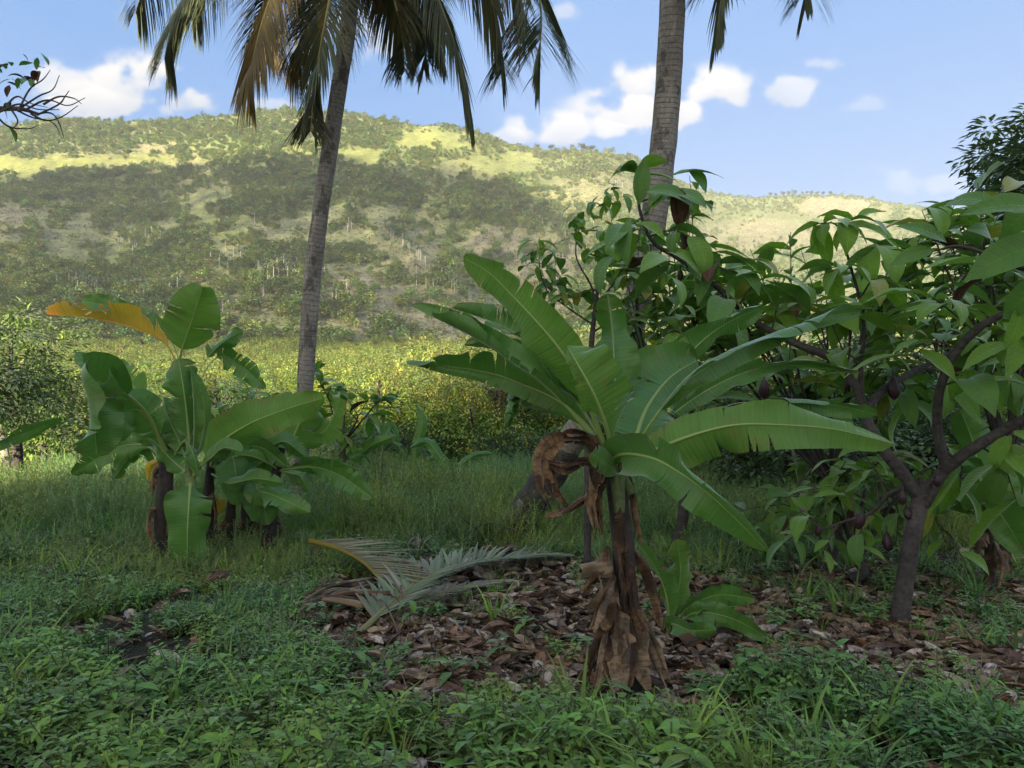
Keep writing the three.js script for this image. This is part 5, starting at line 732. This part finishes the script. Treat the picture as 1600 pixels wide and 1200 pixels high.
// dry leaves: the larger ones one by one, the rest as litter
const curled = (s, w, c1, c2) => { setSeed(s); const mb = new MB(), N = 6, rows = []; const sd = rnd() * 60; for (let i = 0; i <= N; i++) { const t = i / N, wd = w * 0.5 * Math.pow(Math.sin(Math.PI * clamp(t * 0.96 + 0.03)), 0.7), r = []; for (const q of [-1, -0.45, 0, 0.45, 1]) r.push(mb.v(V(q * wd * (1 - 0.12 * c1), 0.02 + wd * c1 * q * q * 0.8 + c2 * (t - 0.5) ** 2 + 0.16 * (noise(t * 4, q * 2, sd) - 0.5) * w, t - 0.5), null, q * wd * 2, t)); rows.push(r); } for (let i = 0; i < N; i++) for (let j = 0; j < 4; j++) mb.q(rows[i][j], rows[i][j + 1], rows[i + 1][j + 1], rows[i + 1][j]); return mb.geo(); };
const CUR = [curled(1, 0.42, 0.7, 0.3), curled(2, 0.36, 1.1, -0.2), curled(3, 0.46, 0.35, 0.5), curled(4, 0.4, 0.9, 0.15)];
const litM = [stdMat(0.30, 0.205, 0.145, { map: dryMap }), stdMat(0.46, 0.36, 0.27, { map: dryMap }), stdMat(0.17, 0.115, 0.085, { map: dryMap }), stdMat(0.60, 0.53, 0.46, { map: dryMap }), stdMat(0.34, 0.21, 0.13, { map: dryMap })];
setSeed(411);
{
  let n = 0; for (let k = 0; k < 6000 && n < 190; k++) {
    const p = gp(rr(420, 1640), rr(870, 1110)); if (!litterAt(p.x, p.z) && rnd() < 0.97) continue;
    const m = mesh('fallen_leaf', pick(CUR), pick(litM), null, true), l = rr(0.14, 0.28); m.position.copy(p); m.position.y += 0.04; m.scale.set(l, l, l); m.rotation.set(rr(-0.35, 0.35), rr(0, 6.3), rr(-0.35, 0.35)); tag(m, 'dry curled brown leaf lying on the littered ground', 'leaf', 'dry leaves fallen on the ground'); n++;
  }
  const sets = litM.map(() => []); for (let k = 0; k < 48000; k++) { const p = gp(rr(-100, 1700), rr(845, 1230)), li = litterAt(p.x + rr(-0.35, 0.35), p.z + rr(-0.35, 0.35)); if (rnd() > (li ? 0.5 : 0.06)) continue; p.y += rr(0.0, 0.045); const i = Math.floor(rnd() * 4.4); sets[i].push([p, 0.04 + 0.2 * Math.pow(rnd(), 1.6), rr(0, 6.3), jit([1, 1, 1], 0.35), rr(-0.5, 0.5), rr(-0.5, 0.5)]); }
  sets.forEach((it, i) => scatter('leaf_litter', ['reddish-brown', 'light brown', 'dark brown', 'bleached grey', 'orange-brown'][i] + ' dry leaves littering the ground under the trees', 'leaf litter', CUR[i % 4], litM[i], it));
}

// broad-leaved seedlings standing in the litter and weeds
setSeed(431);
for (const [px, py] of [[640, 985], [785, 1030], [820, 1010], [905, 1015], [985, 1120], [700, 1075], [560, 1060], [430, 1090], [260, 1010], [330, 1085], [150, 1120], [1180, 1100], [1240, 1135], [1330, 1110], [1080, 1150], [880, 1135], [560, 1150], [60, 1060], [1450, 1150], [500, 985]]) {
  const o = gp(px, py), t = thing('seedling', 'young broad-leaved seedling standing among litter and weeds', 'plant', o, 'seedlings among the litter and weeds'), h = rr(0.12, 0.24), tip = o.clone().add(V(rr(-0.05, 0.05), h, rr(-0.05, 0.05)));
  part('stem', tubeGeo([o.clone(), V().lerpVectors(o, tip, 0.5), tip], [[0, 0.004], [1, 0.002]], { seg: 4, sides: 5 }), M.stemGreen, t);
  const n = 4 + Math.floor(rnd() * 5); for (let k = 0; k < n; k++) { const a = k * 2.4 + rr(-0.3, 0.3); putLeaf(t, pick(avoLeaf), pick([M.cacao, M.cacaoBright, M.cacao, M.cacao]), V().lerpVectors(o, tip, rr(0.45, 1)), V(Math.cos(a), rr(-0.1, 0.6), Math.sin(a)), rr(0.07, 0.14)); }
}

// ---------------------------------------------------------------- grass and weeds
function tuft(s, { n = 14, h = 0.3, w = 0.007, spread = 0.08, bend = 0.6, c = [[0.12, 0.19, 0.04]] }) { setSeed(s); const mb = new MB(); for (let k = 0; k < n; k++) { const a = rr(0, 6.3), p = V(Math.cos(a) * rr(0, spread), 0, Math.sin(a) * rr(0, spread)), d = V(Math.cos(a), 0, Math.sin(a)), sd = V(-d.z, 0, d.x), hh = h * rr(0.55, 1.2), b = bend * rr(0.3, 1.2), col = jit(pick(c)); let pr = null; for (let i = 0; i <= 4; i++) { const t = i / 4, q = p.clone().addScaledVector(d, hh * b * t * t).add(V(0, hh * (t - 0.35 * b * t * t), 0)), ww = w * (1 - t * t * 0.95) * rr(0.9, 1.1); const x = mb.v(q.clone().addScaledVector(sd, ww), col), y = mb.v(q.clone().addScaledVector(sd, -ww), col); if (pr) mb.q(pr[0], pr[1], y, x); pr = [x, y]; } } return mb.geo(); }
function panicle(s, c) { setSeed(s); const mb = new MB(); for (let k = 0; k < 7; k++) { const a = rr(0, 6.3), h = rr(0.35, 0.65), lean = rr(0.05, 0.25), f = t => V(Math.cos(a) * (0.05 + lean * t * t), h * t, Math.sin(a) * (0.05 + lean * t * t)), col = jit(pick(c)); let pr = null; for (let i = 0; i <= 4; i++) { const q = f(i / 4), x = mb.v(q.clone().add(V(0.0022, 0, 0)), col), y = mb.v(q.clone().add(V(-0.0022, 0, 0.001)), col); if (pr) mb.q(pr[0], pr[1], y, x); pr = [x, y]; } for (let j = 0; j < 22; j++) { const q = f(rr(0.55, 1.02)), e = rdir(); addLeaf(mb, q, V(e.x, Math.abs(e.y) + 0.2, e.z).normalize(), rr(0.015, 0.06), 0.007, jit(pick(c))); } } return mb.geo(); }
function weed(s, { n = 4, h = 0.2, leaf = 0.055, w = 0.03, per = 7, c }) { setSeed(s); const mb = new MB(); for (let k = 0; k < n; k++) { const a = rr(0, 6.3), lean = rr(0.1, 0.6), hh = h * rr(0.6, 1.2), f = t => V(Math.cos(a) * (0.02 + lean * hh * t), hh * t * (1 - 0.25 * lean * t), Math.sin(a) * (0.02 + lean * hh * t)), sc = [0.08, 0.1, 0.04]; let pr = null; for (let i = 0; i <= 3; i++) { const q = f(i / 3), x = mb.v(q.clone().add(V(0.0025, 0, 0)), sc), y = mb.v(q.clone().add(V(-0.0025, 0, 0.001)), sc); if (pr) mb.q(pr[0], pr[1], y, x); pr = [x, y]; } const col = pick(c); for (let j = 0; j < per; j++) for (const sg of [0, Math.PI]) { const t = lerp(0.25, 1, (j + 0.5) / per), b = a + j * 1.57 + sg, d = V(Math.cos(b), rr(-0.25, 0.5), Math.sin(b)).normalize(), l = leaf * rr(0.6, 1.25) * (t > 0.85 ? 0.7 : 1), p = f(t), sd = V(-d.z, 0, d.x).normalize(), cc = jit(col, 0.2), dn = V(0, -1, 0); const A = mb.v(p, cc), m1 = p.clone().addScaledVector(d, l * 0.35), m2 = p.clone().addScaledVector(d, l * 0.7).addScaledVector(dn, l * 0.06), tp = p.clone().addScaledVector(d, l).addScaledVector(dn, l * 0.2), wu = w * l / leaf; const B = mb.v(m1.clone().addScaledVector(sd, wu * 0.5).add(V(0, wu * 0.15, 0)), cc), C = mb.v(m1.clone().addScaledVector(sd, -wu * 0.5).add(V(0, wu * 0.15, 0)), cc), Dv = mb.v(m2.clone().addScaledVector(sd, wu * 0.34).add(V(0, wu * 0.1, 0)), cc), E = mb.v(m2.clone().addScaledVector(sd, -wu * 0.34).add(V(0, wu * 0.1, 0)), cc), M1 = mb.v(m1, cc), M2 = mb.v(m2, cc), T = mb.v(tp, cc); mb.t(A, B, M1); mb.t(A, M1, C); mb.q(B, Dv, M2, M1); mb.q(M1, M2, E, C); mb.t(Dv, T, M2); mb.t(M2, T, E); } } return mb.geo(); }
const GR = [[0.16, 0.32, 0.03], [0.12, 0.27, 0.025], [0.21, 0.35, 0.04]], GB = [[0.14, 0.30, 0.04], [0.12, 0.26, 0.03], [0.19, 0.33, 0.05]], PAN = [[0.25, 0.38, 0.11], [0.20, 0.34, 0.08], [0.33, 0.40, 0.17]], DRYG = [[0.3, 0.25, 0.14], [0.24, 0.2, 0.1]];
const kinds = {
  grass: [tuft(1, { c: GR, h: 0.28 }), tuft(2, { c: [...GR, DRYG[0]], h: 0.36, n: 12, w: 0.006 }), tuft(3, { c: GR, h: 0.22, w: 0.009, bend: 0.9, n: 10 })],
  blade: [tuft(4, { c: [[0.14, 0.25, 0.04], [0.18, 0.3, 0.05]], h: 0.34, w: 0.012, n: 8, bend: 0.8 })],
  pan: [panicle(5, PAN), panicle(6, [...PAN, GR[0]])],
  weed: [weed(7, { c: GB, h: 0.14, leaf: 0.04, w: 0.022, n: 6, per: 8 }), weed(8, { c: GB, h: 0.2, leaf: 0.06, w: 0.022, per: 8 }), weed(9, { c: [...GR, GB[0]], h: 0.09, leaf: 0.045, w: 0.032, n: 6, per: 5 }), weed(10, { c: [[0.15, 0.25, 0.05], GB[1]], h: 0.16, leaf: 0.075, w: 0.034, n: 4, per: 5 })],
  dry: [tuft(11, { c: DRYG, h: 0.3, w: 0.004, n: 7, bend: 1.1 })],
};
const beds = {}; const bed = (k, i, it) => { (beds[k + i] = beds[k + i] || { k, i, list: [] }).list.push(it); };
setSeed(421);
for (let n = 0; n < 90000; n++) {
  const f = rnd(), d = 3.0 * Math.pow(26 / 3.0, Math.pow(f, 1.15)), px = rr(-140, 1740), x = (px - 800) / FOC * d, z = -d, py = gy(d) + 150 * (fbm(x * 1.1, z * 1.1, 29, 3) - 0.5) * sm(14, 5, d) + rr(-90, 90) * sm(12, 5, d), li = litterAt(x + rr(-0.3, 0.3), z + rr(-0.3, 0.3)), p = V(x, gh(x, z) - 0.01, z), m = fbm(x * 0.8, z * 0.8, 9, 3), s = rr(0.7, 1.3) * (0.6 + 0.8 * fbm(x * 0.9, z * 0.9, 71, 2)), r = rnd();
  if (li && rnd() > 0.03 + 0.2 * sm(0.5, 0.64, fbm(x * 1.9, z * 1.9, 61, 2))) continue; const low = li ? 0.55 : py > 1000 && py < 1110 ? 0.7 : 1;
  const gapn = fbm(x * 2.4, z * 2.4, 19, 3); if (py > 860 && rnd() < 0.1 + 0.88 * sm(0.47, 0.58, gapn)) continue; const tone = fbm(x * 1.2, z * 1.2, 39, 2) - 0.5;
  const left = sm(620, 380, px), a = rr(0, 6.3), tint = jit([1 + 0.9 * tone, 1 + 0.3 * tone, 1 - 0.6 * tone], 0.35), big = Math.pow(rnd(), 3) * 0.5;
  if (py > 985) { if (n % 100 < 30 + 30 * sm(0.4, 0.6, m) && r < 0.95) { if (r < 0.6 + 0.7 * (m - 0.5)) bed('weed', Math.floor(rnd() * 4), [p, (s + big) * low, a, tint, rr(-0.25, 0.25), rr(-0.25, 0.25)]); else if (r < 0.82) bed('grass', Math.floor(rnd() * 3), [p, s * 0.65 * low, a, tint]); else if (r < 0.89) bed('dry', 0, [p, s * rr(0.6, 1.1), a, tint]); else bed('blade', 0, [p, s * rr(0.6, 1.1) * low, a, tint]); } }
  else if (py > 850) { if (r < 0.45) bed('weed', Math.floor(rnd() * 4), [p, s * 0.9, a, tint]); else if (r < 0.8) bed('grass', Math.floor(rnd() * 3), [p, s * 0.48, a, tint]); else if (r < 0.86) bed('blade', 0, [p, s * 0.7, a, tint]); else if (r < 0.92) bed('dry', 0, [p, s * 0.8, a, tint]); else bed('pan', n & 1, [p, s * 0.34, a, tint]); }
  else { const pan = 0.42 - 0.22 * left * sm(0.4, 0.6, m); if (r < pan) bed('pan', n & 1, [p, s * (d < 8.5 ? 0.5 : 0.85), a, tint]); else if (r < 0.8) bed('grass', Math.floor(rnd() * 3), [p, s * (d < 8.5 ? 0.55 : 0.85), a, tint]); else if (r < 0.9) bed('weed', Math.floor(rnd() * 4), [p, s, a, tint]); else if (r < 0.95) bed('blade', 0, [p, s * 0.9, a, tint]); else bed('dry', 0, [p, s, a, tint]); }
}
const bedNames = { grass: ['grass', ['short green grass tufts', 'thin long grass tufts', 'broad low grass tufts'], 'grass'], blade: ['grass', ['bright wide-bladed grass tufts'], 'grass'], pan: ['seeding_grass', ['greyish seeding grass', 'green seeding grass'], 'grass'], weed: ['weeds', ['small bluish-leaved weeds', 'taller narrow-leaved weeds', 'creeping round-leaved weeds', 'large-leaved green weeds'], 'weeds'], dry: ['dry_grass', ['straw-coloured dry grass stems'], 'grass'] };
for (const { k, i, list } of Object.values(beds)) scatter(bedNames[k][0], bedNames[k][1][i] + ' growing over the orchard floor', bedNames[k][2], kinds[k][i], M.grass, list);
renderer.render(scene, camera);
